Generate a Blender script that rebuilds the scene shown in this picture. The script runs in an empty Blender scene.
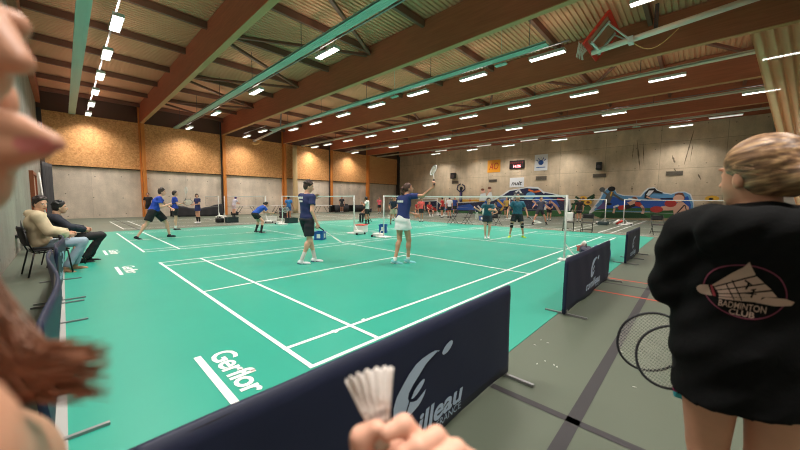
import bpy, math, random
import numpy as np
from mathutils import Vector, Matrix, Euler
random.seed(7)
D = bpy.data
SC = bpy.context.scene
COL = SC.collection
R = math.radians

# ---------------------------------------------------------------- camera, light, exposure
CAM_F, CAM_C = 316.246, Vector((-1.3286, -2.2492, 1.4072))
CAM_R = Euler((R(85.398), R(-0.545), R(-46.722)), 'XYZ').to_matrix()
cd = D.cameras.new('camera'); cam = D.objects.new('camera', cd); COL.objects.link(cam)
cam.location = CAM_C; cam.rotation_euler = CAM_R.to_euler()
cd.sensor_width = 36.0; cd.lens = 36.0 * CAM_F / 800.0
cd.clip_start = 0.02; cd.clip_end = 200
cd.dof.use_dof = True; cd.dof.focus_distance = 6.0; cd.dof.aperture_fstop = 14.23 / 7.0
SC.camera = cam
w = D.worlds.new('world'); SC.world = w; w.use_nodes = True
w.node_tree.nodes['Background'].inputs[0].default_value = (0.9, 0.95, 1, 1)
w.node_tree.nodes['Background'].inputs[1].default_value = 0.05
SC.view_settings.view_transform = 'Standard'; SC.view_settings.look = 'None'
SC.view_settings.exposure = 0.78; SC.view_settings.gamma = 1.0
SC.view_settings.use_curve_mapping = False
SC.cycles.use_denoising = True; SC.cycles.filter_width = 1.1
SC.cycles.max_bounces = 6; SC.cycles.diffuse_bounces = 4; SC.cycles.glossy_bounces = 2
SC.cycles.transparent_max_bounces = 10
LAMP_WATTS = 62.0
ADDED_UP = 4.5
LAMP_SPREAD = R(128)

def on(px, py, ax, v):
    """world point seen at a photo pixel, on the plane axis ax = v"""
    d = CAM_R @ Vector(((px - 400) / CAM_F, (225 - py) / CAM_F, -1))
    return CAM_C + d * ((v - CAM_C[ax]) / d[ax])
def at(px, py, depth):
    return CAM_C + CAM_R @ Vector(((px - 400) / CAM_F, (225 - py) / CAM_F, -1)) * depth

# ---------------------------------------------------------------- materials
def lin(c):
    return tuple((x / 255 / 12.92 if x / 255 <= 0.04045 else ((x / 255 + 0.055) / 1.055) ** 2.4) for x in c)
MATS = {}
def mat(name, rgb, rough=0.6, metal=0.0, var=0.0, vscale=8.0, bump=0.0, bscale=60.0, spec=0.5, coat=0.0, stretch=None):
    if name in MATS: return MATS[name]
    m = D.materials.new(name); m.use_nodes = True; MATS[name] = m
    nt = m.node_tree; b = nt.nodes['Principled BSDF']
    c = lin(rgb) + (1,)
    b.inputs['Base Color'].default_value = c
    b.inputs['Roughness'].default_value = rough; b.inputs['Metallic'].default_value = metal
    b.inputs['Specular IOR Level'].default_value = spec
    b.inputs['Coat Weight'].default_value = coat
    tc = nt.nodes.new('ShaderNodeTexCoord'); src = tc.outputs['Object']
    if stretch:
        mp = nt.nodes.new('ShaderNodeMapping'); mp.inputs['Scale'].default_value = stretch
        nt.links.new(src, mp.inputs[0]); src = mp.outputs[0]
    if var > 0:
        n = nt.nodes.new('ShaderNodeTexNoise'); n.inputs['Scale'].default_value = vscale; n.inputs['Detail'].default_value = 5
        nt.links.new(src, n.inputs['Vector'])
        r = nt.nodes.new('ShaderNodeValToRGB')
        r.color_ramp.elements[0].position = 0.3; r.color_ramp.elements[1].position = 0.7
        r.color_ramp.elements[0].color = tuple(x * (1 - var) for x in c[:3]) + (1,)
        r.color_ramp.elements[1].color = tuple(min(1, x * (1 + var)) for x in c[:3]) + (1,)
        nt.links.new(n.outputs['Fac'], r.inputs[0]); nt.links.new(r.outputs[0], b.inputs['Base Color'])
    if bump > 0:
        n = nt.nodes.new('ShaderNodeTexNoise'); n.inputs['Scale'].default_value = bscale; n.inputs['Detail'].default_value = 3
        nt.links.new(src, n.inputs['Vector'])
        bp = nt.nodes.new('ShaderNodeBump'); bp.inputs['Strength'].default_value = bump; bp.inputs['Distance'].default_value = 0.01
        nt.links.new(n.outputs['Fac'], bp.inputs['Height']); nt.links.new(bp.outputs[0], b.inputs['Normal'])
    return m

def concrete(name, rgb, axis, joint=(2.6, 2.6), seam=0.55):
    """cast concrete: big panels with faint joints, tie holes, blotches. axis: wall's horizontal axis 0 or 1"""
    m = D.materials.new(name); m.use_nodes = True; MATS[name] = m
    nt = m.node_tree; N = nt.nodes; Lk = nt.links; b = N['Principled BSDF']
    b.inputs['Roughness'].default_value = 0.75
    tc = N.new('ShaderNodeTexCoord'); sp = N.new('ShaderNodeSeparateXYZ'); Lk.new(tc.outputs['Object'], sp.inputs[0])
    cb = N.new('ShaderNodeCombineXYZ'); Lk.new(sp.outputs[axis], cb.inputs[0]); Lk.new(sp.outputs[2], cb.inputs[1])
    n1 = N.new('ShaderNodeTexNoise'); n1.inputs['Scale'].default_value = 0.55; n1.inputs['Detail'].default_value = 6
    n1.inputs['Roughness'].default_value = 0.65; Lk.new(cb.outputs[0], n1.inputs['Vector'])
    mp = N.new('ShaderNodeMapping'); mp.inputs['Scale'].default_value = (1.6, 0.35, 1); Lk.new(cb.outputs[0], mp.inputs[0])
    n2 = N.new('ShaderNodeTexNoise'); n2.inputs['Scale'].default_value = 1.2; n2.inputs['Detail'].default_value = 8; Lk.new(mp.outputs[0], n2.inputs['Vector'])
    n3 = N.new('ShaderNodeTexNoise'); n3.inputs['Scale'].default_value = 22; n3.inputs['Detail'].default_value = 4; Lk.new(cb.outputs[0], n3.inputs['Vector'])
    def ramp(fac, lo, hi, p0=0.3, p1=0.7):
        r = N.new('ShaderNodeValToRGB'); e = r.color_ramp.elements
        e[0].position = p0; e[1].position = p1; e[0].color = (lo, lo, lo, 1); e[1].color = (hi, hi, hi, 1)
        Lk.new(fac, r.inputs[0]); return r.outputs[0]
    def mul(a, b_, f=1.0):
        x = N.new('ShaderNodeMix'); x.data_type = 'RGBA'; x.blend_type = 'MULTIPLY'; x.inputs[0].default_value = f
        Lk.new(a, x.inputs[6]); Lk.new(b_, x.inputs[7]); return x.outputs[2]
    base = N.new('ShaderNodeRGB'); base.outputs[0].default_value = lin(rgb) + (1,)
    c = mul(base.outputs[0], ramp(n1.outputs[0], 0.72, 1.1))
    c = mul(c, ramp(n2.outputs[0], 0.82, 1.06)); c = mul(c, ramp(n3.outputs[0], 0.9, 1.05))
    br = N.new('ShaderNodeTexBrick'); br.offset = 0; br.inputs['Color1'].default_value = (1, 1, 1, 1); br.inputs['Color2'].default_value = (0.9, 0.9, 0.9, 1)
    br.inputs['Mortar'].default_value = (seam, seam, seam, 1); br.inputs['Scale'].default_value = 1.0
    br.inputs['Mortar Size'].default_value = 0.012; br.inputs['Brick Width'].default_value = joint[0]; br.inputs['Row Height'].default_value = joint[1]
    Lk.new(cb.outputs[0], br.inputs['Vector']); c = mul(c, br.outputs[0])
    vo = N.new('ShaderNodeTexVoronoi'); vo.inputs['Scale'].default_value = 0.77; vo.inputs['Randomness'].default_value = 0.25; Lk.new(cb.outputs[0], vo.inputs['Vector'])
    vo.voronoi_dimensions = '2D'
    c = mul(c, ramp(vo.outputs['Distance'], 0.35, 1.0, 0.02, 0.03))
    Lk.new(c, b.inputs['Base Color'])
    bp = N.new('ShaderNodeBump'); bp.inputs['Strength'].default_value = 0.25; bp.inputs['Distance'].default_value = 0.01
    Lk.new(n3.outputs[0], bp.inputs['Height']); Lk.new(bp.outputs[0], b.inputs['Normal'])
    return m

def osb():
    m = D.materials.new('osb_board'); m.use_nodes = True
    nt = m.node_tree; N = nt.nodes; Lk = nt.links; b = N['Principled BSDF']; b.inputs['Roughness'].default_value = 0.55
    tc = N.new('ShaderNodeTexCoord')
    v = N.new('ShaderNodeTexVoronoi'); v.inputs['Scale'].default_value = 14; Lk.new(tc.outputs['Object'], v.inputs['Vector'])
    n = N.new('ShaderNodeTexNoise'); n.inputs['Scale'].default_value = 5; n.inputs['Detail'].default_value = 7; Lk.new(tc.outputs['Object'], n.inputs['Vector'])
    mx = N.new('ShaderNodeMix'); mx.data_type = 'RGBA'; mx.inputs[0].default_value = 0.5
    Lk.new(v.outputs['Color'], mx.inputs[6]); Lk.new(n.outputs['Fac'], mx.inputs[7])
    r = N.new('ShaderNodeValToRGB'); e = r.color_ramp.elements
    e[0].position = 0.25; e[1].position = 0.75; e[0].color = lin((196, 134, 78)) + (1,); e[1].color = lin((236, 180, 120)) + (1,)
    Lk.new(mx.outputs[2], r.inputs[0]); Lk.new(r.outputs[0], b.inputs['Base Color'])
    return m

def emis(name, rgb, s):
    m = D.materials.new(name); m.use_nodes = True; b = m.node_tree.nodes['Principled BSDF']
    b.inputs['Base Color'].default_value = (0.8, 0.8, 0.8, 1)
    b.inputs['Emission Color'].default_value = tuple(rgb) + (1,); b.inputs['Emission Strength'].default_value = s
    return m

def see_thru(name, rgb, opacity, grid=None):
    m = D.materials.new(name); m.use_nodes = True; nt = m.node_tree; N = nt.nodes
    b = N['Principled BSDF']; b.inputs['Base Color'].default_value = lin(rgb) + (1,); b.inputs['Roughness'].default_value = 0.8
    t = N.new('ShaderNodeBsdfTransparent'); mx = N.new('ShaderNodeMixShader'); mx.inputs[0].default_value = opacity
    nt.links.new(t.outputs[0], mx.inputs[1]); nt.links.new(b.outputs[0], mx.inputs[2])
    nt.links.new(mx.outputs[0], N['Material Output'].inputs[0])
    return m

# ---------------------------------------------------------------- object helpers
def link(o, parent=None):
    COL.objects.link(o)
    if parent is not None: o.parent = parent
    return o
def tag(o, label=None, cat=None, group=None, kind=None):
    if label: o['label'] = label
    if cat: o['category'] = cat
    if group: o['group'] = group
    if kind: o['kind'] = kind
    return o
def empty(name, loc=(0, 0, 0), rz=0.0, label=None, cat=None, group=None):
    o = D.objects.new(name, None); link(o); o.location = loc; o.rotation_euler = (0, 0, rz)
    o.empty_display_size = 0.1
    return tag(o, label, cat, group)
def copy_tree(o, parent=None):
    c = o.copy(); COL.objects.link(c); c.parent = parent
    for ch in [x for x in o.children]: copy_tree(ch, c)
    return c

class MB:
    """collects shapes into one mesh; ms = list of materials, shapes take a slot index"""
    def __init__(s): s.v = []; s.f = []; s.mi = []; s.sm = []
    def add(s, vs, fs, mi=0, smooth=False):
        n = len(s.v); s.v += [tuple(v) for v in vs]
        for f in fs: s.f.append([n + i for i in f]); s.mi.append(mi); s.sm.append(smooth)
        return s
    def box(s, c, d, mi=0, rot=None, bev=0.0):
        x, y, z = d[0] / 2, d[1] / 2, d[2] / 2; c = Vector(c)
        if bev > 0:
            b = min(bev, x * .9, y * .9, z * .9); vs = []; 
            for sx in (-1, 1):
                for sy in (-1, 1):
                    for sz in (-1, 1):
                        vs += [(sx * x, sy * (y - b), sz * (z - b)), (sx * (x - b), sy * y, sz * (z - b)), (sx * (x - b), sy * (y - b), sz * z)]
            import bmesh
            bm = bmesh.new()
            for v in vs: bm.verts.new(v)
            bmesh.ops.convex_hull(bm, input=bm.verts)
            bm.verts.index_update(); bm.verts.ensure_lookup_table()
            vv = [v.co.copy() for v in bm.verts]; ff = [[v.index for v in f.verts] for f in bm.faces]; bm.free()
        else:
            vv = [Vector((sx * x, sy * y, sz * z)) for sx in (-1, 1) for sy in (-1, 1) for sz in (-1, 1)]
            ff = [(0, 1, 3, 2), (4, 6, 7, 5), (0, 4, 5, 1), (2, 3, 7, 6), (0, 2, 6, 4), (1, 5, 7, 3)]
        if rot is not None: vv = [rot @ v for v in vv]
        return s.add([v + c for v in vv], ff, mi)
    def bar(s, a, b, wd, ht, mi=0, up=(0, 0, 1)):
        a = Vector(a); b = Vector(b); d = (b - a); L = d.length; d.normalize(); up = Vector(up)
        if abs(d.dot(up)) > .98: up = Vector((1, 0, 0))
        sd = d.cross(up).normalized(); u = sd.cross(d)
        M = Matrix((d, sd, u)).transposed()
        return s.box((a + b) / 2, (L, wd, ht), mi, M)
    def tube(s, pts, r, mi=0, n=8, caps=True, smooth=True):
        pts = [Vector(p) for p in pts]; rs = r if isinstance(r, (list, tuple)) else [r] * len(pts)
        vs = []; fs = []; prev = None
        for i, p in enumerate(pts):
            t = (pts[min(i + 1, len(pts) - 1)] - pts[max(i - 1, 0)]).normalized()
            if prev is None:
                a = Vector((0, 0, 1)) if abs(t.z) < .9 else Vector((1, 0, 0)); u = t.cross(a).normalized()
            else:
                u = (prev - t * prev.dot(t)).normalized()
            prev = u; w_ = t.cross(u)
            for k in range(n):
                an = 2 * math.pi * k / n; vs.append(p + (u * math.cos(an) + w_ * math.sin(an)) * rs[i])
        for i in range(len(pts) - 1):
            for k in range(n):
                fs.append((i * n + k, i * n + (k + 1) % n, (i + 1) * n + (k + 1) % n, (i + 1) * n + k))
        if caps: fs += [list(range(n))[::-1], [(len(pts) - 1) * n + k for k in range(n)]]
        return s.add(vs, fs, mi, smooth)
    def lathe(s, c, prof, mi=0, n=24, M=None):
        c = Vector(c); vs = []; fs = []
        for r, z in prof:
            for k in range(n):
                v = Vector((r * math.cos(2 * math.pi * k / n), r * math.sin(2 * math.pi * k / n), z))
                vs.append((M @ v if M else v) + c)
        for i in range(len(prof) - 1):
            for k in range(n): fs.append((i * n + k, i * n + (k + 1) % n, (i + 1) * n + (k + 1) % n, (i + 1) * n + k))
        return s.add(vs, fs, mi, True)
    def poly(s, pts, mi=0, thick=None):
        """flat polygon; thick = vector to extrude by"""
        n = len(pts)
        if thick is None: return s.add(pts, [list(range(n))], mi)
        t = Vector(thick); p2 = [Vector(p) + t for p in pts]
        return s.add([Vector(p) for p in pts] + p2, [list(range(n))[::-1], list(range(n, 2 * n))] + [(i, (i + 1) % n, n + (i + 1) % n, n + i) for i in range(n)], mi)
    def build(s, name, mats, parent=None, fix=True):
        if not isinstance(mats, (list, tuple)): mats = [mats]
        me = D.meshes.new(name); me.from_pydata(s.v, [], s.f); me.validate()
        for m in mats: me.materials.append(m)
        if len(me.polygons) == len(s.mi):
            me.polygons.foreach_set('material_index', s.mi); me.polygons.foreach_set('use_smooth', s.sm)
        if fix:
            import bmesh
            bm = bmesh.new(); bm.from_mesh(me); bmesh.ops.recalc_face_normals(bm, faces=bm.faces); bm.to_mesh(me); bm.free()
        me.update()
        return link(D.objects.new(name, me), parent)

def text_mesh(s, size=1.0, offset=0.0, shear=0.0, spacing=1.0, extrude=0.0):
    cu = D.curves.new('lettering', 'FONT'); cu.body = s; cu.size = size; cu.offset = offset; cu.shear = shear
    cu.space_character = spacing; cu.extrude = extrude; cu.align_x = 'CENTER'; cu.align_y = 'CENTER'; cu.resolution_u = 3
    o = D.objects.new('lettering', cu); COL.objects.link(o)
    bpy.context.view_layer.update()
    me = D.meshes.new_from_object(o.evaluated_get(bpy.context.evaluated_depsgraph_get()))
    vs = [v.co.copy() for v in me.vertices]; fs = [list(p.vertices) for p in me.polygons]
    D.objects.remove(o); D.curves.remove(cu); D.meshes.remove(me)
    return vs, fs
def text_obj(name, s, M, m, parent=None, width=None, height=None, **k):
    """lettering laid out in the XY plane, scaled to width/height, then moved by matrix M"""
    vs, fs = text_mesh(s, **k)
    xs = [v.x for v in vs]; ys = [v.y for v in vs]
    cx, cy = (min(xs) + max(xs)) / 2, (min(ys) + max(ys)) / 2
    sx = width / (max(xs) - min(xs)) if width else 1; sy = height / (max(ys) - min(ys)) if height else sx
    if not width: sx = sy
    mb = MB(); mb.add([M @ Vector(((v.x - cx) * sx, (v.y - cy) * sy, v.z)) for v in vs], fs)
    return mb.build(name, m, parent, fix=False)

def subdiv(pts, fs, maxl=.02):
    import bmesh
    bm = bmesh.new(); vv = [bm.verts.new((p[0], p[1], 0)) for p in pts]
    for f in fs:
        try: bm.faces.new([vv[i] for i in f])
        except ValueError: pass
    bm.normal_update(); bmesh.ops.triangulate(bm, faces=bm.faces[:])
    for _ in range(3):
        es = [e for e in bm.edges if e.calc_length() > maxl]
        if not es: break
        bmesh.ops.subdivide_edges(bm, edges=es, cuts=1); bmesh.ops.triangulate(bm, faces=bm.faces[:])
    bm.verts.ensure_lookup_table(); bm.verts.index_update()
    o = [v.co.copy() for v in bm.verts]; f = [[v.index for v in q.verts] for q in bm.faces]; bm.free(); return o, f

# ---------------------------------------------------------------- implicit-surface modelling
class Sdf:
    def __init__(s, k=0.02): s.p = []; s.k = k
    def cap(s, a, b, ra, rb=None, k=None, flat=(False, False), sub=False):
        s.p.append(('cap', np.array(a, float), np.array(b, float), ra, ra if rb is None else rb, k, flat, sub)); return s
    def ell(s, c, r, M=None, k=None, sub=False):
        s.p.append(('ell', np.array(c, float), np.array(r, float), np.array(M if M is not None else np.eye(3), float), k, sub)); return s
    def chain(s, pts, rs, k=None):
        for i in range(len(pts) - 1): s.cap(pts[i], pts[i + 1], rs[i], rs[i + 1], k)
        return s
    def cut(s, p, n): s.p.append(('cut', np.array(p, float), np.array(n, float))); return s
    def mesh(s, h, warp=None, pad=0.0):
        lo = np.full(3, 1e9); hi = -lo
        for q in s.p:
            if q[0] == 'cap' and not q[7]:
                r = max(q[3], q[4]); lo = np.minimum(lo, np.minimum(q[1], q[2]) - r); hi = np.maximum(hi, np.maximum(q[1], q[2]) + r)
            elif q[0] == 'ell' and not q[5]:
                r = np.abs(q[3]) @ q[2]; lo = np.minimum(lo, q[1] - r); hi = np.maximum(hi, q[1] + r)
        lo -= 2.5 * h + pad; hi += 2.5 * h + pad
        n = np.ceil((hi - lo) / h).astype(int) + 1
        F = np.full(n, 10.0)
        ax = [lo[i] + h * np.arange(n[i]) for i in range(3)]
        def sub(l, u):
            i0 = np.clip(np.floor((l - lo) / h).astype(int), 0, n - 1); i1 = np.clip(np.ceil((u - lo) / h).astype(int) + 1, 1, n)
            return tuple(slice(a, b) for a, b in zip(i0, i1))
        cuts = []
        for q in s.p:
            if q[0] == 'cut': cuts.append(q); continue
            if q[0] == 'cap':
                _, a, b, ra, rb, k, flat, sb = q; k = s.k if k is None else k; r = max(ra, rb); m = 2 * k + 2 * h
                l = np.minimum(a, b) - r - m; u = np.maximum(a, b) + r + m
            else:
                _, c, rr, M, k, sb = q; k = s.k if k is None else k; m = 2 * k + 2 * h; e = np.abs(M) @ rr; l = c - e - m; u = c + e + m
            sl = sub(l, u)
            X, Y, Z = np.meshgrid(ax[0][sl[0]], ax[1][sl[1]], ax[2][sl[2]], indexing='ij')
            P = np.stack([X, Y, Z], -1)
            if q[0] == 'cap':
                ab = b - a; L2 = max(ab @ ab, 1e-9); t = ((P - a) @ ab) / L2; tc = np.clip(t, 0, 1)
                d = np.linalg.norm(P - (a + tc[..., None] * ab), axis=-1) - (ra + tc * (rb - ra))
                L = math.sqrt(L2)
                if flat[0] or flat[1]:
                    ax_ = np.linalg.norm(P - (a + t[..., None] * ab), axis=-1) - (ra + tc * (rb - ra))
                    if flat[0]: d = np.where(t < 0, np.maximum(ax_, -t * L), d); d = np.maximum(d, -t * L)
                    if flat[1]: d = np.where(t > 1, np.maximum(ax_, (t - 1) * L), d); d = np.maximum(d, (t - 1) * L)
            else:
                Q = (P - c) @ M; k0 = np.linalg.norm(Q / rr, axis=-1); k1 = np.linalg.norm(Q / (rr * rr), axis=-1)
                d = k0 * (k0 - 1) / np.maximum(k1, 1e-6); d = np.where(k0 < 1e-4, -rr.min(), d)
            G = F[sl]
            if sb:
                hh = np.clip(0.5 + 0.5 * (-d - G) / max(k, 1e-6) * -1, 0, 1) if False else None
                kk = max(k, 1e-6); e = np.maximum(kk - np.abs(G + d), 0) / kk; F[sl] = np.maximum(G, -d) + e * e * kk * 0.25
            else:
                kk = max(k, 1e-6); e = np.maximum(kk - np.abs(G - d), 0) / kk; F[sl] = np.minimum(G, d) - e * e * kk * 0.25
        if cuts or warp:
            X, Y, Z = np.meshgrid(*ax, indexing='ij'); P = np.stack([X, Y, Z], -1)
            if warp: F = F + np.where(np.abs(F) < 0.1, warp(P), 0)
            for q in cuts: F = np.maximum(F, (P - q[1]) @ q[2])
        return nets(F, lo, h)

def nets(F, org, h):
    S = F < 0
    c = sum(S[i:S.shape[0] - 1 + i, j:S.shape[1] - 1 + j, k:S.shape[2] - 1 + k].astype(np.int8) for i in (0, 1) for j in (0, 1) for k in (0, 1))
    I = np.argwhere((c > 0) & (c < 8))
    if len(I) == 0: return np.zeros((0, 3)), np.zeros((0, 4), int)
    acc = np.zeros((len(I), 3)); cnt = np.zeros(len(I))
    cs = [np.array(x) for x in [(0, 0, 0), (1, 0, 0), (0, 1, 0), (1, 1, 0), (0, 0, 1), (1, 0, 1), (0, 1, 1), (1, 1, 1)]]
    V = [F[tuple((I + o).T)] for o in cs]
    for a, b in [(0, 1), (2, 3), (4, 5), (6, 7), (0, 2), (1, 3), (4, 6), (5, 7), (0, 4), (1, 5), (2, 6), (3, 7)]:
        m = (V[a] < 0) != (V[b] < 0); t = np.where(m, V[a] / np.where(m, V[a] - V[b], 1), 0)
        acc += m[:, None] * (cs[a] + t[:, None] * (cs[b] - cs[a])); cnt += m
    vs = org + h * (I + acc / cnt[:, None])
    idx = np.full(c.shape, -1); idx[tuple(I.T)] = np.arange(len(I))
    fs = []
    for axs in range(3):
        o = [0, 0, 0]; o[axs] = 1; u, w_ = [(1, 2), (2, 0), (0, 1)][axs]
        s0 = S[:S.shape[0] - o[0], :S.shape[1] - o[1], :S.shape[2] - o[2]]; s1 = S[o[0]:, o[1]:, o[2]:]
        E = np.argwhere(s0 != s1); E = E[(E[:, u] > 0) & (E[:, w_] > 0)]
        if len(E) == 0: continue
        du = np.zeros(3, int); du[u] = 1; dw = np.zeros(3, int); dw[w_] = 1
        q = np.stack([idx[tuple((E - du - dw).T)], idx[tuple((E - dw).T)], idx[tuple(E.T)], idx[tuple((E - du).T)]], 1)
        fl = s0[tuple(E.T)]; q = np.where(fl[:, None], q, q[:, ::-1]); q = q[(q >= 0).all(1)]; fs.append(q)
    return vs, np.concatenate(fs)

def sdf_obj(name, parts, mats, parent=None, paint=None, smooth=True):
    """parts: list of (vs, fs) joined to one mesh. paint(centres)->material index per face"""
    V = []; Fc = []; n = 0
    for vs, fs in parts:
        if len(vs) == 0: continue
        V.append(vs); Fc.append(fs + n); n += len(vs)
    V = np.concatenate(V); Fc = np.concatenate(Fc)
    me = D.meshes.new(name); me.from_pydata(V.tolist(), [], Fc.tolist())
    if not isinstance(mats, (list, tuple)): mats = [mats]
    for m in mats: me.materials.append(m)
    if paint is not None and len(me.polygons) == len(Fc):
        me.polygons.foreach_set('material_index', paint(V[Fc].mean(1)).astype(np.int32))
    me.polygons.foreach_set('use_smooth', [smooth] * len(me.polygons)); me.update()
    return link(D.objects.new(name, me), parent)
# ================================================================ THE HALL
X0, X1, Y0, Y1, ZB, ZT = -2.15, 28.7, -5.3, 26.5, 6.52, 7.75
M_floor = mat('gym_floor_green_grey', (93, 101, 88), 0.42, var=0.05, vscale=0.8, spec=0.35)
M_white = mat('white_line_paint', (235, 240, 238), 0.45)
M_black = mat('black_line_paint', (52, 50, 54), 0.5)
M_red = mat('red_line_paint', (214, 84, 60), 0.5)
M_mat = mat('teal_sports_vinyl', (46, 158, 138), 0.38, var=0.03, vscale=1.5, spec=0.35)
M_strip = mat('grey_edge_trim', (172, 172, 170), 0.4)
M_wood = mat('glulam_timber', (172, 100, 72), 0.55, var=0.12, vscale=3, stretch=(6, 0.4, 6))
M_lit_edge = mat('lit_underside_tint', (196, 150, 104), 0.55)
M_post = mat('orange_timber', (214, 134, 62), 0.5, var=0.1, vscale=4, stretch=(5, 5, 0.5))
M_steel = mat('dark_steel', (70, 66, 68), 0.45, metal=0.4)
M_mint = mat('mint_green_metal', (170, 204, 192), 0.45); M_mint2 = mat('pale_strip_metal', (216, 208, 190), 0.45)
M_cream = mat('cream_curtain', (214, 190, 148), 0.8, var=0.1, vscale=2, stretch=(6, 6, 0.4))
M_whitem = mat('white_metal', (225, 225, 222), 0.4)
M_blackp = mat('black_plastic', (24, 24, 26), 0.45)
M_navy = mat('navy_banner_cloth', (22, 30, 60), 0.6, bump=0.15, bscale=6)
M_silver = mat('silver_print', (178, 198, 222), 0.5)
M_silverm = mat('grey_metal', (150, 150, 152), 0.35, metal=0.6)

def strip(mb, x0, x1, y0, y1, mi, z=0.0):
    mb.add([(x0, y0, z), (x1, y0, z), (x1, y1, z), (x0, y1, z)], [(0, 1, 2, 3)], mi)
fl = MB(); fl.box(((X0 + X1) / 2, (Y0 + Y1) / 2, -0.05), (X1 - X0, Y1 - Y0, 0.1), 0)
z = 0.0025
# gym markings: black, red, white
for x in (0.81, 5.05): strip(fl, x, x + .06, Y0 + .3, Y1 - 1, 2, z)
strip(fl, X0, X1 - .5, -1.79, -1.71, 2, z)
for x in (4.4, 5.5): strip(fl, x - .025, x + .025, -4.9, 7.5, 3, z * 1.3)
strip(fl, 4.4, 5.5, -2.2, -2.12, 3, z * 1.3)
for x in (15.0, 17.0, 24.5): strip(fl, x, x + .05, Y0 + .3, Y1 - 1, 3 if x != 17.0 else 2, z)
def court(mb, x0, y0, wd=6.1, mi=1, z=z, t=0.045):
    L = 13.4
    for y in (0, .46, wd - .46 - t, wd - t): strip(mb, x0, x0 + L, y0 + y, y0 + y + t, mi, z)
    for x in (0, .76, 6.7 - 1.98, 6.7 + 1.98 - t, L - .76 - t, L - t): strip(mb, x0 + x, x0 + x + t, y0, y0 + wd, mi, z * 1.4)
    strip(mb, x0, x0 + 4.72, y0 + wd / 2 - t / 2, y0 + wd / 2 + t / 2, mi, z * 1.2)
    strip(mb, x0 + 8.68, x0 + L, y0 + wd / 2 - t / 2, y0 + wd / 2 + t / 2, mi, z * 1.2)
for y0 in (-5.1, 2.0, 8.5, 15.0): court(fl, 15.2, y0)
court(fl, 0.4, 15.9)
tag(fl.build('floor', [M_floor, M_white, M_black, M_red], fix=False), kind='structure')

# competition mat with courts
mt = MB(); MX0, MX1, MY0, MY1 = -1.38, 14.8, -1.05, 14.9
mt.box(((MX0 + MX1) / 2, (MY0 + MY1) / 2, 0.003), (MX1 - MX0, MY1 - MY0, 0.006), 0)
zz = 0.0085
court(mt, 0, 0, z=0.0078); court(mt, 0, 7.95, z=0.0078)
for xx in (.30, .30): pass
for q in (3.04 - 2.4, 1.0): strip(mt, .98, 1.02, .45, .53, 1, .011) if q == 1.0 else strip(mt, .55, .59, .43, .51, 1, .011)
matobj = mt.build('court_mat', [M_mat, M_white], fix=False)
tag(matobj, 'teal green vinyl sports mat with white court lines on the hall floor', 'sports mat')
def floor_words(x, y, wd, ht, bar=True):
    M = Matrix.Translation((x, y, .0095)) @ Matrix.Rotation(R(-90), 4, 'Z')
    text_obj('lettering', 'Gerflor', M, M_white, matobj, width=wd, height=ht, offset=0.022, spacing=.92)
    if bar:
        b = MB(); strip(b, x - ht / 2 - .1, x - ht / 2 - .045, y - wd / 2 - .04, y + wd / 2 + .04, 0, .0095); b.build('lettering_bar', M_white, matobj, fix=False)
floor_words(-.42, .42, .84, .2)
floor_words(-.5, 5.7, .84, .2); floor_words(-.5, 8.5, .84, .2)
ed = MB(); ed.box((MX0 - .03, (MY0 + MY1) / 2, .006), (.06, MY1 - MY0, .012)); 
ed.build('edge_trim', M_strip, matobj)

# walls
M_conc_b = concrete('concrete_mural_wall', (222, 202, 174), 1, (3.4, 1.9))
M_conc_l = concrete('concrete_long_wall', (240, 224, 206), 0, (2.6, 3.4), 0.8)
M_conc_n = concrete('concrete_near_wall', (165, 160, 150), 1, (3.4, 3.3), 0.8)
M_osb = osb()
def wall(name, c, d, m): 
    b = MB(); b.box(c, d); return tag(b.build(name, m), kind='structure')
wall('wall_back', (X1 + .1, (Y0 + Y1) / 2, ZT / 2), (.2, Y1 - Y0 + .4, ZT), M_conc_b)
wall('wall_left', ((X0 + X1) / 2, Y1 + .1, ZT / 2), (X1 - X0, .2, ZT), M_conc_l)
wall('wall_front', (X0 - .1, (Y0 + Y1) / 2, ZT / 2), (.2, Y1 - Y0 + .4, ZT), M_conc_n)
wall('wall_right', ((X0 + X1) / 2, Y0 - .1, ZT / 2), (X1 - X0, .2, ZT), M_conc_n)
PX = [2.68, 7.86, 13.1, 18.3, 23.45]
edges = [X0] + PX + [X1]
for i in range(6):
    b = MB(); xa = edges[i] + .1; xb = edges[i + 1] - .1
    b.box(((xa + xb) / 2, Y1 - .06, (3.32 + ZB) / 2), (xb - xa, .12, ZB - 3.32))
    b.box(((xa + xb) / 2, Y1 - .05, 3.29), (xb - xa, .08, .06), 1)  # dark strip painted in for the shadow gap below the boards
    tag(b.build('trim_%d' % (i + 1), [M_osb, mat('painted_shadow_gap', (60, 48, 40), .7)]), kind='structure')
# corner pier and end strips of the long wall
b = MB(); b.box((X1 - .12, Y1 - .2, ZT / 2), (.24, .4, ZT)); tag(b.build('trim_7', M_steel), kind='structure')
for i, x in enumerate(PX):
    b = MB()
    b.box((x + .02, Y1 - .18, ZT / 2), (.2, .36, ZT), 0)
    b.box((x - .14, Y1 - .1, ZT / 2), (.1, .18, ZT), 1 if i in (1, 3) else 0)
    tag(b.build('trim_%d' % (8 + i), [M_post, M_steel]), kind='structure')
b = MB(); b.box((X0 + .1, Y1 - .12, 3.3), (.2, .24, 6.6)); tag(b.build('trim_20', M_steel), kind='structure')
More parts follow.
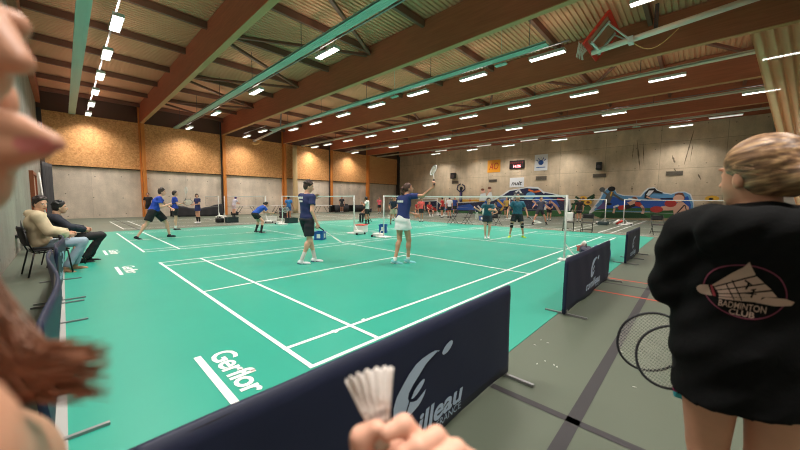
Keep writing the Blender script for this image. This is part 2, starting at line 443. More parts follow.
# door with orange frame on the near wall
b = MB(); dy = 17.0
for y in (dy - 1.05, dy + 1.05): b.box((X0 + .05, y, 1.15), (.12, .12, 2.3))
b.box((X0 + .05, dy, 2.3), (.12, 2.2, .12))
dr = tag(b.build('door_1', mat('door_frame_brown', (140, 74, 44), .5)), kind='structure')
for s in (-1, 1):
    b = MB(); b.box((X0 + .04, dy + s * .5, 1.12), (.05, .97, 2.2), bev=.005); l = b.build('door_leaf', mat('door_panel_tan', (176, 140, 118), .5), dr)
    b = MB(); b.bar((X0 + .1, dy + s * .12, 1.0), (X0 + .1, dy + s * .12, 1.25), .03, .03); b.build('door_handle', M_silverm, l)
# dark curtain at the corner by the near wall
def pleat(name, pts0, pts1, z0, z1, m, n=60, amp=.06, k=9, parent=None, rows=14):
    """curtain hanging from line pts1 (top) to pts0 (bottom); folds converge when the two differ in length"""
    a0, a1 = map(Vector, pts0); b0, b1 = map(Vector, pts1); vs = []; fs = []
    d = (b1 - b0).normalized(); nn = Vector((-d.y, d.x, 0))
    for j in range(rows + 1):
        t = j / rows
        for i in range(n + 1):
            u = i / n; p = a0.lerp(a1, u).lerp(b0.lerp(b1, u), t)
            p = p + nn * (amp * math.sin(u * k * 2 * math.pi) * (1 - .3 * t) + .3 * amp * math.sin(u * k * 5 + 3 * t)); p.z = z0 + (z1 - z0) * t
            vs.append(p)
    for j in range(rows):
        for i in range(n): q = j * (n + 1) + i; fs.append((q, q + 1, q + n + 2, q + n + 1))
    mb = MB(); mb.add(vs, fs, 0, True); o = mb.build(name, m, parent, fix=False)
    so = o.modifiers.new('thickness', 'SOLIDIFY'); so.thickness = .012
    return o
tag(pleat('dark_curtain', ((-2.0, 24.0, 0), (-1.7, 25.9, 0)), ((-2.0, 24.0, 0), (-1.7, 25.9, 0)), .02, 3.3, mat('dark_grey_drape', (74, 74, 78), .8), amp=.05),
    'dark grey drape hanging in the corner beside the brown framed doors', 'curtain')
tag(pleat('partition_curtain', ((13.75, 25.9, 0), (14.35, 26.2, 0)), ((13.7, 25.8, 0), (14.35, 26.2, 0)), .02, 6.45, M_cream, amp=.05, k=5),
    'bunched cream partition curtain standing against the long timber wall', 'curtain')
M_net = see_thru('cream_mesh_curtain', (255, 212, 168), 0.84)
tag(pleat('partition_curtain', ((13.45, -4.6, 0), (13.7, -5.15, 0)), ((13.3, -3.0, 0), (13.7, -5.15, 0)), .3, 6.9, M_cream, amp=.07, k=8, n=110),
    'cream partition curtain gathered towards the floor behind the woman in the black hoodie', 'curtain')
pc = D.objects['partition_curtain.001']; pc.data.materials[0] = M_net; pc.modifiers.clear()

# roof: beams along Y on the pillars, deck, purlins, braces
b = MB(); b.box(((X0 + X1) / 2, (Y0 + Y1) / 2, ZT + .13), (X1 - X0 + .4, Y1 - Y0 + .4, .1), 0)
M_deck = mat('roof_deck_olive', (218, 160, 124), .6, spec=.3)
y = Y0
while y < Y1:
    b.add([(X0, y, ZT + .08), (X1, y, ZT + .08), (X1, y + .02, ZT + .035), (X0, y + .02, ZT + .035), (X1, y + .11, ZT + .035), (X0, y + .11, ZT + .035), (X1, y + .13, ZT + .08), (X0, y + .13, ZT + .08)],
          [(0, 1, 2, 3), (3, 2, 4, 5), (5, 4, 6, 7)], 0)
    y += .17
tag(b.build('ceiling', M_deck, fix=False), kind='structure')
b = MB(); b.box(((X0 + X1) / 2, Y1 - .04, (ZB + ZT) / 2), (X1 - X0, .1, ZT - ZB)); tag(b.build('trim_32', mat('dark_upper_boards', (92, 62, 50), .7)), kind='structure')
for i, x in enumerate(PX):
    b = MB(); b.box((x, (Y0 + Y1) / 2, (ZB + ZT) / 2), (.2, Y1 - Y0, ZT - ZB), 0)
    b.box((x, (Y0 + Y1) / 2, ZB - .012), (.205, Y1 - Y0, .024), 1)  # beam underside in a paler colour, its lit look painted in
    tag(b.build('ceiling_beam', [M_wood, M_lit_edge]), kind='structure')
for x in (X0 + .1, X1 - .1):
    b = MB(); b.box((x, (Y0 + Y1) / 2, (6.9 + ZT) / 2), (.18, Y1 - Y0, ZT - 6.9)); tag(b.build('ceiling_beam', M_wood), kind='structure')
M_purl = mat('brown_purlin', (124, 82, 66), .6)
b = MB(); bays = list(zip(edges[:-1], edges[1:]))
for (xa, xb) in bays:
    yy = -3.6
    while yy < Y1:
        b.box(((xa + xb) / 2, yy, ZT - .12), (xb - xa - .2, .12, .24)); yy += 2.95
tag(b.build('trim_30', M_purl), kind='structure')
b = MB()
for (xa, xb) in (bays[1], bays[3]):
    yy = -3.6
    k = 0
    while yy + 5.9 < Y1:
        c = (xa + .1, yy + 2.95, ZT - .3)
        b.bar(c, (xb - .1, yy + .1, ZT - .3), .12, .1); b.bar(c, (xb - .1, yy + 5.8, ZT - .3), .12, .1); yy += 5.9
tag(b.build('trim_31', M_purl), kind='structure')

# mint green radiant strips along each bay
for i, (x, ya, yb, ln) in enumerate([(-.68, Y0 + .3, 26.3, 'above the seated men'), (4.66, Y0 + .3, 26.3, 'between the first and second roof beams'),
        (9.75, 1.65, 21.6, 'ending beside the folded basketball hoop'), (15.0, Y0 + .3, 26.3, 'just past the third roof beam'), (20.3, Y0 + .3, 26.3, 'just past the fourth roof beam'), (25.0, Y0 + .3, 26.3, 'in the bay by the mural wall')]):
    h = empty('heating_panel', (x, (ya + yb) / 2, 6.5), label='long mint green ceiling strip ' + ln, cat='heating panel', group='mint green ceiling strips')
    L = yb - ya; b = MB()
    b.box((0, 0, 0), (.3 if i < 3 else .26, L, .035))
    for s in (-1, 1): b.box((s * (.14 if i < 3 else .12), 0, .03), (.02, L, .07))
    for q in (-.07, 0, .07): b.box((q, 0, -.02), (.012, L, .012))
    b.build('panel', M_mint if i < 3 else M_mint2, h)
    k = -L / 2 + .6
    while k < L / 2: b = MB(); b.tube([(0, k, .02), (0, k, ZT - 6.5 + .02)], .012, n=5); b.build('hanger', M_steel, h); k += 4.2

# ceiling lamps
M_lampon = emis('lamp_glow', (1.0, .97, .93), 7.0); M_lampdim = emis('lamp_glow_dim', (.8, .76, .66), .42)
M_house = mat('lamp_housing', (206, 208, 200), .4)
def make_lamp():
    r = empty('ceiling_lamp')
    b = MB(); b.box((0, 0, .075), (.24, 1.16, .02))
    for s in (-1, 1): b.box((s * .125, 0, .035), (.012, 1.16, .1))
    for s in (-1, 1): b.box((0, s * .58, .035), (.25, .012, .1))
    b.build('housing', M_house, r)
    b = MB(); b.box((0, 0, .03), (.22, 1.13, .04)); b.build('diffuser', M_lampon, r)
    b = MB()
    for k in range(-5, 6): b.box((0, k * .1, 0.002), (.22, .006, .03))
    b.build('louvre', M_house, r)
    for s in (-1, 1): b = MB(); b.tube([(0, s * .45, .08), (0, s * .45, .3)], .006, n=5); b.build('hanger', M_steel, r)
    ld = D.lights.new('lamp_light', 'AREA'); ld.shape = 'RECTANGLE'; ld.size = .22; ld.size_y = 1.12; ld.energy = LAMP_WATTS; ld.color = (1.0, .93, .84); ld.spread = LAMP_SPREAD
    lo = D.objects.new('lamp_light', ld); link(lo, r); lo.location = (0, 0, -.02)
    ud = D.lights.new('added_uplight', 'AREA'); ud.shape = 'RECTANGLE'; ud.size = .1; ud.size_y = 1.0; ud.energy = ADDED_UP; ud.color = (1.0, .86, .76)  # added upward fill that brightens the roof, not part of the fixture
    uo = D.objects.new('added_uplight', ud); link(uo, r); uo.location = (0, 0, .1); uo.rotation_euler = (math.pi, 0, 0)
    return r
proto = make_lamp(); ROWS = [
 (0.0, [10.4 + 2.95 * k for k in range(-5, 6)], 'above the seated men'),
 (5.2, [-4.4, 1.55, 7.44, 13.3, 19.1, 24.9], 'over the second bay'),
 (10.45, [1.9, 4.8, 7.75, 10.65, 13.6, 16.6, 19.6], 'along the shorter mint strip'),
 (9.2, [21.9, 24.9], 'beside the white boom arm'),
 (15.75, [-4.15, -1.0, 2.0, 5.1, 8.2, 11.1, 14.0, 17.1, 20.1, 23.1, 25.3], 'past the third roof beam'),
 (20.6, [-4.0, 1.6, 7.5, 13.4, 19.3, 25.2], 'past the fourth roof beam'),
 (26.9, [-1.1, 6.4, 10.75, 14.5, 19.0], 'by the mural wall')]
ORD = ['first', 'second', 'third', 'fourth', 'fifth', 'sixth', 'seventh', 'eighth', 'ninth', 'tenth', 'eleventh']
first = True; nl = 0
for ri, (x, ys, rl) in enumerate(ROWS):
    n = len(ys)
    for k, yv in enumerate(ys):
        o = proto if first else copy_tree(proto); first = False
        o.location = (x, yv, 6.42)
        tag(o, 'lit strip lamp, %s from the timber wall, in the row %s' % (ORD[n - 1 - k], rl), 'ceiling lamp', 'strip lamps hanging from the roof')
    b = MB(); b.box((x + .0, (ys[0] + ys[-1]) / 2, 6.735), (.05, ys[-1] - ys[0] + 1.4, .04))
    rr = b.build('lamp_rail', M_silverm); tag(rr, 'thin grey cable rail over the strip lamps ' + rl, 'rail', 'cable rails above the lamps')
o = copy_tree(proto); o.location = (10.45, -1.0, 7.18); tag(o, 'lit strip lamp mounted higher than the others, above the basketball boom', 'ceiling lamp', 'strip lamps hanging from the roof')
# unlit / dim tubes near the mural wall
for yv, xx in ((17.6, 25.9), (12.7, 25.9), (8.5, 25.9), (3.0, 25.9), (-3.1, 25.9)):
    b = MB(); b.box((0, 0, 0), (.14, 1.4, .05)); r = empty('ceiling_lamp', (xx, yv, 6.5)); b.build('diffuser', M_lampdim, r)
    b = MB(); b.box((0, 0, .05), (.18, 1.45, .05)); b.build('housing', M_house, r)
    for s in (-1, 1): b = MB(); b.tube([(0, s * .4, .06), (0, s * .4, 1.2)], .008, n=5); b.build('hanger', M_steel, r)
    near = {17.6: 'over the corner end of the mural', 12.7: 'above the yellow sign', 8.5: 'above the blue and white sign', 3.0: 'over the second wall speaker', -3.1: 'beside the gathered cream curtain'}[yv]
    tag(r, 'switched off strip lamp near the mural wall, ' + near, 'ceiling lamp', 'unlit strip lamps')

# ---------------------------------------------------------------- basketball hoops folded under the roof
def hoop(c, ylen, sgn, label):
    """c = lower board edge centre; board leans, boom runs along Y"""
    r = empty('basketball_hoop', c, label=label, cat='basketball hoop')
    u = Vector((0, -.66 * sgn, .75)); nrm = Vector((0, .75 * sgn, .66)); X = Vector((1, 0, 0))
    M = Matrix((X, u, nrm)).transposed()
    M_redf = mat('red_board_frame', (226, 62, 46), .45); M_ply = mat('clear_board_panel', (186, 128, 98), .3)
    def P(a, b_, c_): return X * a + u * b_ + nrm * c_
    b = MB(); b.box(P(0, .53, 0), (1.68, .96, .03), 0, M); bd = b.build('backboard', M_ply, r)
    b = MB()
    for y_ in (.05, 1.02): b.box(P(0, y_, 0), (1.8, .14, .06), 0, M)
    for s in (-1, 1): b.box(P(s * .86, .53, 0), (.13, 1.0, .06), 0, M)
    b.box(P(0, .2, .02), (.6, .05, .03), 0, M); b.box(P(0, .6, .02), (.6, .05, .03), 0, M)
    for s in (-1, 1): b.box(P(s * .29, .4, .02), (.04, .42, .03), 0, M)
    b.build('board_frame', M_redf, r)
    rc = P(0, .12, .38)
    b = MB(); pts = [rc + X * (.225 * math.cos(a)) + nrm * (.225 * math.sin(a)) for a in [2 * math.pi * i / 20 for i in range(21)]]
    b.tube(pts, .012, caps=False); b.bar(P(0, .12, .02), P(0, .12, .16), .1, .04); b.build('rim', mat('rim_orange', (205, 96, 60), .4), r)
    b = MB(); 
    for i in range(12):
        a = 2 * math.pi * i / 12; p = rc + X * (.225 * math.cos(a)) + nrm * (.225 * math.sin(a))
        q = rc + X * (.13 * math.cos(a + .5)) + nrm * (.11 * math.sin(a + .5)) + Vector((0, .12 * sgn, -.28)); q2 = q + X * (.05 * math.cos(a)) + Vector((0, .03 * math.sin(a), -.16))
        b.tube([p, (p + q) / 2 + Vector((0, 0, .03)), q, q2], .012, n=5)
        q3 = rc + X * (.13 * math.cos(a - .5)) + nrm * (.11 * math.sin(a - .5)) + Vector((0, .12 * sgn, -.28)); b.tube([p, q3], .01, n=5)
    b.build('hoop_net', mat('white_net_cord', (226, 222, 214), .7), r)
    pole0 = Vector((0, -.05 * sgn, -.02)) ; pole1 = Vector((0, -ylen * sgn, .28))
    b = MB(); b.tube([pole0, pole1], .095, n=14); b.build('boom', mat('boom_paint', (250, 232, 220), .4), r)
    b = MB()
    for s in (-1, 1):
        b.bar(P(s * .5, .2, -.05), pole0 + Vector((s * .08, -.25 * sgn, 0)), .06, .05)
        b.bar(P(s * .5, .85, -.05), pole0 + Vector((s * .08, -1.15 * sgn, .04)), .04, .04)
        b.bar(P(s * .5, .15, -.06), P(s * .5, .92, -.06), .07, .05)
    b.box(pole0 + Vector((0, -1.15 * sgn, .05)), (.3, .14, .2)); b.bar(P(-.6, .2, -.08), P(.6, .2, -.08), .06, .05)
    b.build('arm', M_whitem, r)
    b = MB(); pts = []
    for i in range(15):
        t = i / 14; pts.append(Vector((.1, -(1.25 + 1.15 * t) * sgn, -.02 + .08 * t - .42 * math.sin(math.pi * t) * (1 - .25 * t))))
    b.tube(pts, .012, n=6); b.build('cable', mat('yellow_cable', (232, 190, 120), .5), r)
    for k in (.42, .95): b = MB(); b.bar(pole0.lerp(pole1, k), pole0.lerp(pole1, k) + Vector((0, 0, ZT - c[2] - .2)), .1, .1); b.build('hanger', M_steel, r)
    return r
hoop((11.9, .92, 6.72), 4.3, 1, 'folded basketball hoop with red framed backboard hanging on a long white boom')
r = empty('boom_arm', (9.95, 25.2, 6.22), label='white folded hoop boom with a looped cable close to the long timber wall', cat='hoop boom')
b = MB(); b.tube([(0, 0, 0), (0.1, -4.4, .36)], .08, n=10); b.build('boom', M_whitem, r)
b = MB(); b.tube([(.05, -.3 + .9 * math.cos(a), -.05 - .28 * math.sin(a)) for a in [math.pi * i / 12 for i in range(13)]], .014, n=5); b.build('cable', mat('yellow_cable', (196, 168, 104)), r)
b = MB(); b.box((0, 0, 0), (.2, .3, .22), bev=.02); b.bar((0, 0, 0), (.1, -4.4, .33), .05, .05); b.bar((.1, -4.4, .36), (.2, -4.4, 1.6), .08, .08); b.build('bracket', M_silverm, r)
# emergency light boxes beside the lamp rows
for (x, yv, s) in ((10.05, 3.4, 'next to the mint strip end'), (10.05, 8.9, 'further along the same lamp row'), (25.3, 1.1, 'near the mural wall')):
    b = MB(); b.box((0, 0, 0), (.18, .45, .07), bev=.02); b.tube([(0, 0, .03), (0, 0, 1.42)], .008, n=5); r = b.build('emergency_light', M_mint); r.location = (x, yv, 6.42)
    tag(r, 'small pale green emergency light box under the roof ' + s, 'emergency light', 'emergency light boxes')

# ---------------------------------------------------------------- signs and boxes on the mural wall
XW = X1
def sign(name, x0, y0, x1, y1, m, label, cat, lines=(), frame=None, thick=.03):
    a = on(x0, y0, 0, XW); c = on(x1, y1, 0, XW); W_ = abs(a.y - c.y); H_ = abs(a.z - c.z)
    r = empty(name, (XW, (a.y + c.y) / 2, min(a.z, c.z)), label=label, cat=cat)
    b = MB(); b.box((-thick / 2, 0, H_ / 2), (thick, W_, H_), bev=.004); b.build('panel', m, r)
    return r, W_, H_
def wallM(y, z, d=.034): # text plane facing -X, reading towards -Y
    return Matrix.Translation((-d, y, z)) @ Matrix(((0, 0, -1, 0), (-1, 0, 0, 0), (0, 1, 0, 0), (0, 0, 0, 1)))
r, W_, H_ = sign('wall_sign', 487.8, 160.5, 500.2, 172, mat('sign_orange', (238, 160, 36), .5), 'square orange sign with red letters on the mural wall', 'sign')
text_obj('lettering', 'AO', wallM(0, H_ * .5), mat('sign_red', (196, 30, 30), .5), r, width=W_ * .72, height=H_ * .55, shear=.2)
r, W_, H_ = sign('scoreboard', 510, 161, 524.3, 168.3, mat('scoreboard_black', (34, 28, 30), .4), 'black scoreboard with red lit digits on the mural wall', 'scoreboard', thick=.1)
text_obj('digits', '14:26', wallM(-.05, H_ * .3, .104), emis('digit_red', (1, .06, .08), 4), r, width=W_ * .5, height=H_ * .32, offset=.03)
text_obj('lettering', 'SCORE  TIME', wallM(0, H_ * .72, .104), mat('sign_grey', (170, 160, 160)), r, width=W_ * .8, height=H_ * .16) if False else None
b = MB(); 
for k in range(7): b.box((-.104, -W_ * .4 + k * W_ * .133, H_ * .72), (.006, W_ * .08, H_ * .2))
b.build('score_window', mat('score_window_red', (120, 40, 44), .4), r)
r, W_, H_ = sign('wall_sign', 535, 155, 547.3, 170.2, mat('sign_white', (222, 226, 232), .5), 'white sign with a blue emblem on the mural wall', 'sign')
M_bl = mat('sign_blue', (30, 84, 160), .5)
b = MB(); b.lathe((-.04, 0, H_ * .5), [(0.001, 0), (W_ * .2, 0), (W_ * .2, .01), (.001, .01)], 0, 20, Matrix.Rotation(R(90), 3, 'Y'))
for k, (dy, dz, s) in enumerate([(-.36, .22, 9), (-.2, .34, 10), (.0, .38, 10), (.2, .33, 10), (.36, .2, 9)]):
    b.bar((-.037, W_ * dy * .6, H_ * (.5 + dz * .45)), (-.037, W_ * dy, H_ * (.5 + dz * .85)), .01, .07)
b.box((-.036, 0, H_ * .2), (.006, W_ * .7, H_ * .05)); b.build('emblem', M_bl, r)
r, W_, H_ = sign('wall_sign', 510, 177.9, 523.8, 187.2, mat('sign_white', (222, 226, 232), .5), 'white sign with slanted black letters just above the mural', 'sign')
text_obj('lettering', 'nuit', wallM(0, H_ * .42), M_blackp, r, width=W_ * .76, height=H_ * .42, shear=.3, offset=.02)
for (x0, y0, x1, y1, s) in ((451.8, 173.2, 456.3, 178.6, 'above the mural figure with raised arms'), (597, 162.5, 602.2, 169.8, 'on the bare concrete between the signs and the hoodie')):
    a = on(x0, y0, 0, XW); c = on(x1, y1, 0, XW)
    r = empty('wall_speaker', (XW, (a.y + c.y) / 2, c.z), label='small black loudspeaker ' + s, cat='loudspeaker', group='loudspeakers on the mural wall')
    Wd, H_ = abs(a.y - c.y), a.z - c.z
    b = MB(); b.box((-.17, 0, H_ / 2), (.26, Wd, H_), bev=.02); b.build('cabinet', M_blackp, r)
    b = MB(); b.lathe((-.305, 0, H_ * .4), [(.001, .0), (Wd * .3, .0), (Wd * .36, -.01), (Wd * .38, 0)], 0, 16, Matrix.Rotation(R(90), 3, 'Y')); b.build('cone', M_steel, r)
    b = MB(); b.box((-.02, 0, H_ / 2), (.06, .1, .2)); b.build('bracket', M_steel, r)
for (x0, y0, x1, y1, s) in ((452, 181, 458.5, 183.6, 'under the speaker'), (489, 179.5, 497, 181.8, 'under the orange sign'), (536, 176.3, 546.5, 179.8, 'under the blue and white sign'), (593, 174, 606, 177.3, 'under the second speaker'), (666, 171.4, 683, 175.2, 'over the painted gymnast in pink')):
    a = on(x0, y0, 0, XW); c = on(x1, y1, 0, XW); Wd, H_ = abs(a.y - c.y), a.z - c.z
    b = MB(); b.box((-.02, 0, H_ / 2), (.04, Wd, H_), 0)
    for k in range(4): b.box((-.045, 0, H_ * (.2 + .2 * k)), (.012, Wd * .94, .02), 1)
    o = b.build('wall_vent', [mat('vent_grey', (128, 118, 104), .6), M_steel]); o.location = (XW, (a.y + c.y) / 2, c.z)
    tag(o, 'grey ventilation grille in the concrete ' + s, 'vent', 'grilles on the mural wall')
# dark scuffs on the concrete
b = MB(); M_scuff = mat('scuff_dark', (112, 98, 80), .8)
for (x0, y0, x1, y1, wd) in ((637, 140, 640, 170, .1), (643, 142, 644, 165, .05), (634, 143, 632, 160, .05), (674, 168, 676, 172, .08), (694, 130, 684, 165, .06), (693, 144, 690, 162, .05), (672, 155, 675, 163, .12), (632, 186, 632, 193, .08), (698, 174, 701, 180, .08)):
    p = on(x0, y0, 0, XW - .006); q = on(x1, y1, 0, XW - .006); n = 8; vs = []
    random.seed(x0)
    for k in range(n + 1):
        m_ = p.lerp(q, k / n); t = wd * (.25 + random.random()) * math.sin(math.pi * (k + .5) / (n + 1)); vs.append((m_ + Vector((0, t * .6, 0)), m_ - Vector((0, t * .6, 0))))
    for k in range(n): b.add([vs[k][0], vs[k][1], vs[k + 1][1], vs[k + 1][0]], [(0, 1, 2, 3)])
b.build('scuff', M_scuff, D.objects['wall_back'], fix=False)

# ---------------------------------------------------------------- the mural
C = dict(bl=(36, 86, 176), lb=(96, 152, 200), nv=(30, 38, 74), gr=(46, 98, 52), dg=(28, 66, 38), sk=(218, 172, 150), rd=(178, 52, 48), wh=(220, 224, 228), bk=(30, 28, 32), yl=(222, 172, 58), gy=(96, 98, 100), og=(214, 110, 50), br=(110, 64, 48), pu=(96, 76, 130))
keys = list(C); mats = [mat('mural_' + k, C[k], .7) for k in keys]
mu = MB(); lay = [0]
def mp(col, *pts, closed=True):
    lay[0] += 1; x = XW - .004 - .0012 * lay[0]
    mu.poly([on(px, py, 0, x) for px, py in pts], keys.index(col))
def ml(col, wpx, *pts):
    """painted stroke of a width in metres"""
    lay[0] += 1; x = XW - .004 - .0012 * lay[0]; q = [on(px, py, 0, x) for px, py in pts]
    for a, c in zip(q[:-1], q[1:]):
        d = (c - a).normalized(); s = Vector((0, -d.z, d.y)) * wpx / 2; e = d * wpx * .35
        mu.poly([a - e + s, c + e + s, c + e - s, a - e - s], keys.index(col))
def dot(col, px, py, r, ry=None):
    lay[0] += 1; c = on(px, py, 0, XW - .004 - .0012 * lay[0]); ry = ry or r
    mu.poly([c + Vector((0, r * math.cos(a), ry * math.sin(a))) for a in [2 * math.pi * i / 12 for i in range(12)]], keys.index(col))
mp('wh', (420, 214), (420, 201), (436, 200), (440, 203), (460, 202), (480, 201), (492, 200), (503, 194), (509, 190), (519, 188.5), (529, 186.5), (538, 187), (544, 191.5), (552, 193), (562, 195.5), (570, 199), (572, 214))
mp('nv', (422, 214), (422, 202), (437, 201), (440, 204), (460, 203), (480, 202), (493, 201), (504, 195), (510, 191), (519, 189.5), (529, 187.5), (537, 188), (543, 192.5), (552, 194), (561, 196.5), (568, 200), (569, 214))
mp('bl', (444, 210), (446, 204), (458, 206), (470, 204), (478, 210)); mp('bl', (494, 206), (500, 199), (507, 198), (507, 207)); mp('bl', (532, 206), (536, 195), (545, 196), (556, 200), (560, 207))
mp('lb', (524, 198), (527, 193), (533, 191), (536, 196), (531, 200)); ml('og', .16, (529, 190), (534, 192), (540, 191)); ml('wh', .12, (528, 187.6), (538, 188), (544, 193)); ml('rd', .2, (558, 199), (563, 200))
mp('gr', (420, 217), (420, 211), (450, 210), (480, 212), (500, 211), (530, 211), (550, 210), (570, 211), (571, 216.5))
ml('yl', .3, (462, 200.5), (474, 200), (484, 200.5)); dot('og', 470, 200, .16); ml('wh', .16, (516, 192), (519, 190), (521, 193)); ml('wh', .2, (512, 199), (515, 195), (519, 198)); ml('gy', .14, (514, 193), (523, 194))
ml('rd', .3, (444, 205), (450, 209), (446, 213)); ml('rd', .3, (430, 206), (436, 210)); ml('yl', .2, (498, 200), (504, 206), (500, 212)); ml('wh', .2, (540, 200), (547, 203), (545, 209)); ml('sk', .2, (550, 201), (556, 206), (560, 213)); ml('rd', .2, (505, 203), (509, 208)); ml('lb', .2, (484, 204), (490, 206), (494, 212)); ml('sk', .18, (533, 201), (538, 205)); ml('wh', .16, (478, 206), (483, 211))
# figure with raised arms
ml('nv', .34, (461, 189), (461, 201)); dot('bk', 461.3, 188.4, .2); ml('nv', .13, (460, 192), (457, 189), (458, 185.5), (460.5, 184)); ml('nv', .13, (462, 192), (465, 189), (464.5, 186), (462.5, 184.5)); ml('pu', .2, (460.5, 193), (460, 200))
# two seated painted faces
dot('sk', 483, 191, .24); dot('br', 482.6, 189.6, .2, .12); mp('wh', (479, 201), (480.5, 194), (485.5, 193), (487.5, 201)); dot('sk', 489.5, 189.5, .22); dot('br', 489.5, 188, .2, .12); mp('wh', (486, 200), (487.5, 192.5), (491.5, 192), (493, 200)); ml('sk', .12, (487, 195), (489, 191))
# sunflowers
for (a, c_, ang) in ((583, 199, 0), (588, 203, .4)):
    pass
for (p, q) in (((573, 207), (594, 195)), ((575, 200), (590, 208)), ((580, 212), (584, 198)), ((588, 212), (588, 202)), ((572, 204), (582, 206)), ((590, 200), (594, 197)), ((576, 197), (581, 200)), ((570, 212), (576, 202))): ml('dg', .16, p, q)
mp('gr', (574, 214), (572, 205), (578, 203), (584, 207), (590, 206), (592, 212), (590, 215))
for (a, c_) in ((583.2, 198.6), (588, 202.4)): dot('yl', a, c_, .3, .22); dot('br', a, c_, .13, .1)
# large right group
mp('wh', (589.5, 211), (595, 205), (600, 197), (601.5, 193), (599.5, 189.5), (602, 187.4), (604.5, 190), (608, 187.4), (612, 186.6), (615.2, 189.3), (617, 193), (624, 195.2), (640, 195.6), (644, 191), (648, 187.8), (654, 187), (658, 190), (664, 192.4), (671, 193.6), (677, 191.6), (685, 191.4), (691, 194), (694, 202), (695, 218), (600, 218), (589, 214))
mp('lb', (594, 210), (600, 200), (604, 192), (609, 188), (614, 189), (617, 194), (624, 196), (641, 196.6), (645, 192), (650, 188.6), (656, 190), (663, 193.4), (671, 194.6), (678, 192.6), (685, 192.4), (690, 195), (693, 203), (693, 214), (600, 216))
mp('bl', (600, 212), (603, 200), (610, 196), (618, 198), (630, 200), (645, 200), (660, 199.6), (671, 198), (680, 199), (688, 196), (691, 205), (690, 214))
mp('gr', (590, 214), (596, 210), (606, 208.5), (625, 208), (650, 208), (672, 209), (690, 211), (692, 218), (600, 218)); mp('dg', (600, 217.6), (602, 213), (640, 212), (650, 217.8)); ml('lb', .05, (606, 211), (650, 211.5))
mp('gy', (603, 204), (606, 196), (610, 191), (614, 192), (612, 198), (609, 205)); dot('bk', 611.6, 188.9, .26, .2); dot('gy', 602.2, 189.6, .2); ml('gy', .14, (604, 192), (608, 195)); ml('yl', .08, (612, 192), (610.5, 196)); ml('gy', .15, (613, 194), (619, 198), (623, 200)); mp('pu', (596, 209), (604, 202), (609, 203), (605, 209)); ml('wh', .14, (592, 209.5), (596, 206.5))
ml('lb', .12, (596, 206), (602, 200)); dot('bk', 609, 204, .2, .1)
mp('bk', (617, 208), (626, 205), (637, 203), (636, 206), (628, 209)); mp('rd', (617, 206), (624, 205), (626, 209), (619, 210)); mp('sk', (627, 202.5), (633, 200.5), (636, 203), (630, 205.5)); dot('sk', 634.5, 199.2, .2); dot('br', 634.2, 198.3, .17, .1); mp('rd', (635, 202), (640, 202), (643, 206), (640, 207), (635, 205.5)); ml('sk', .16, (641.5, 206), (643.6, 209), (642.8, 213)); ml('wh', .14, (614, 207), (618, 205.5)); ml('sk', .14, (614.5, 209), (613.5, 212.5)); ml('wh', .1, (629, 198.6), (640, 200.4))
mp('bk', (644.5, 198), (645, 193), (649, 188.6), (655, 188.2), (657, 190.6), (663, 192.6), (662, 193.6), (654, 192.4), (650, 195), (649, 199)); mp('wh', (646, 195), (649, 190.6), (654, 190.4), (652, 193), (649, 196)); ml('sk', .1, (647, 197), (651, 198.6), (660, 199.6)); ml('nv', .1, (661, 198.6), (672, 198.4))
# gymnast in pink with red gloves
mp('br', (674, 199), (675, 194), (679, 192.5), (683, 193), (685, 197), (684, 200)); dot('sk', 678.6, 198.6, .3, .28); mp('sk', (673, 209), (677, 203), (683, 202), (689, 207), (689, 214), (683, 217.5), (674, 216)); mp('sk', (658, 208.5), (662, 206), (676, 205), (677, 210), (668, 210.5), (660, 210.5)); dot('rd', 656.5, 209.4, .38, .24); dot('rd', 670.5, 203.5, .34, .26); ml('bk', .07, (677, 213), (684, 205.5)); ml('bk', .07, (676, 214.5), (686, 214)); ml('bk', .05, (685, 205), (687, 213))
dot('yl', 712, 198.5, .35, .2); dot('bk', 711, 199, .12, .08)
o = mu.build('mural', mats, fix=False)
tag(o, 'colourful painted mural of athletes, flowers and green ground along the concrete wall', 'mural')
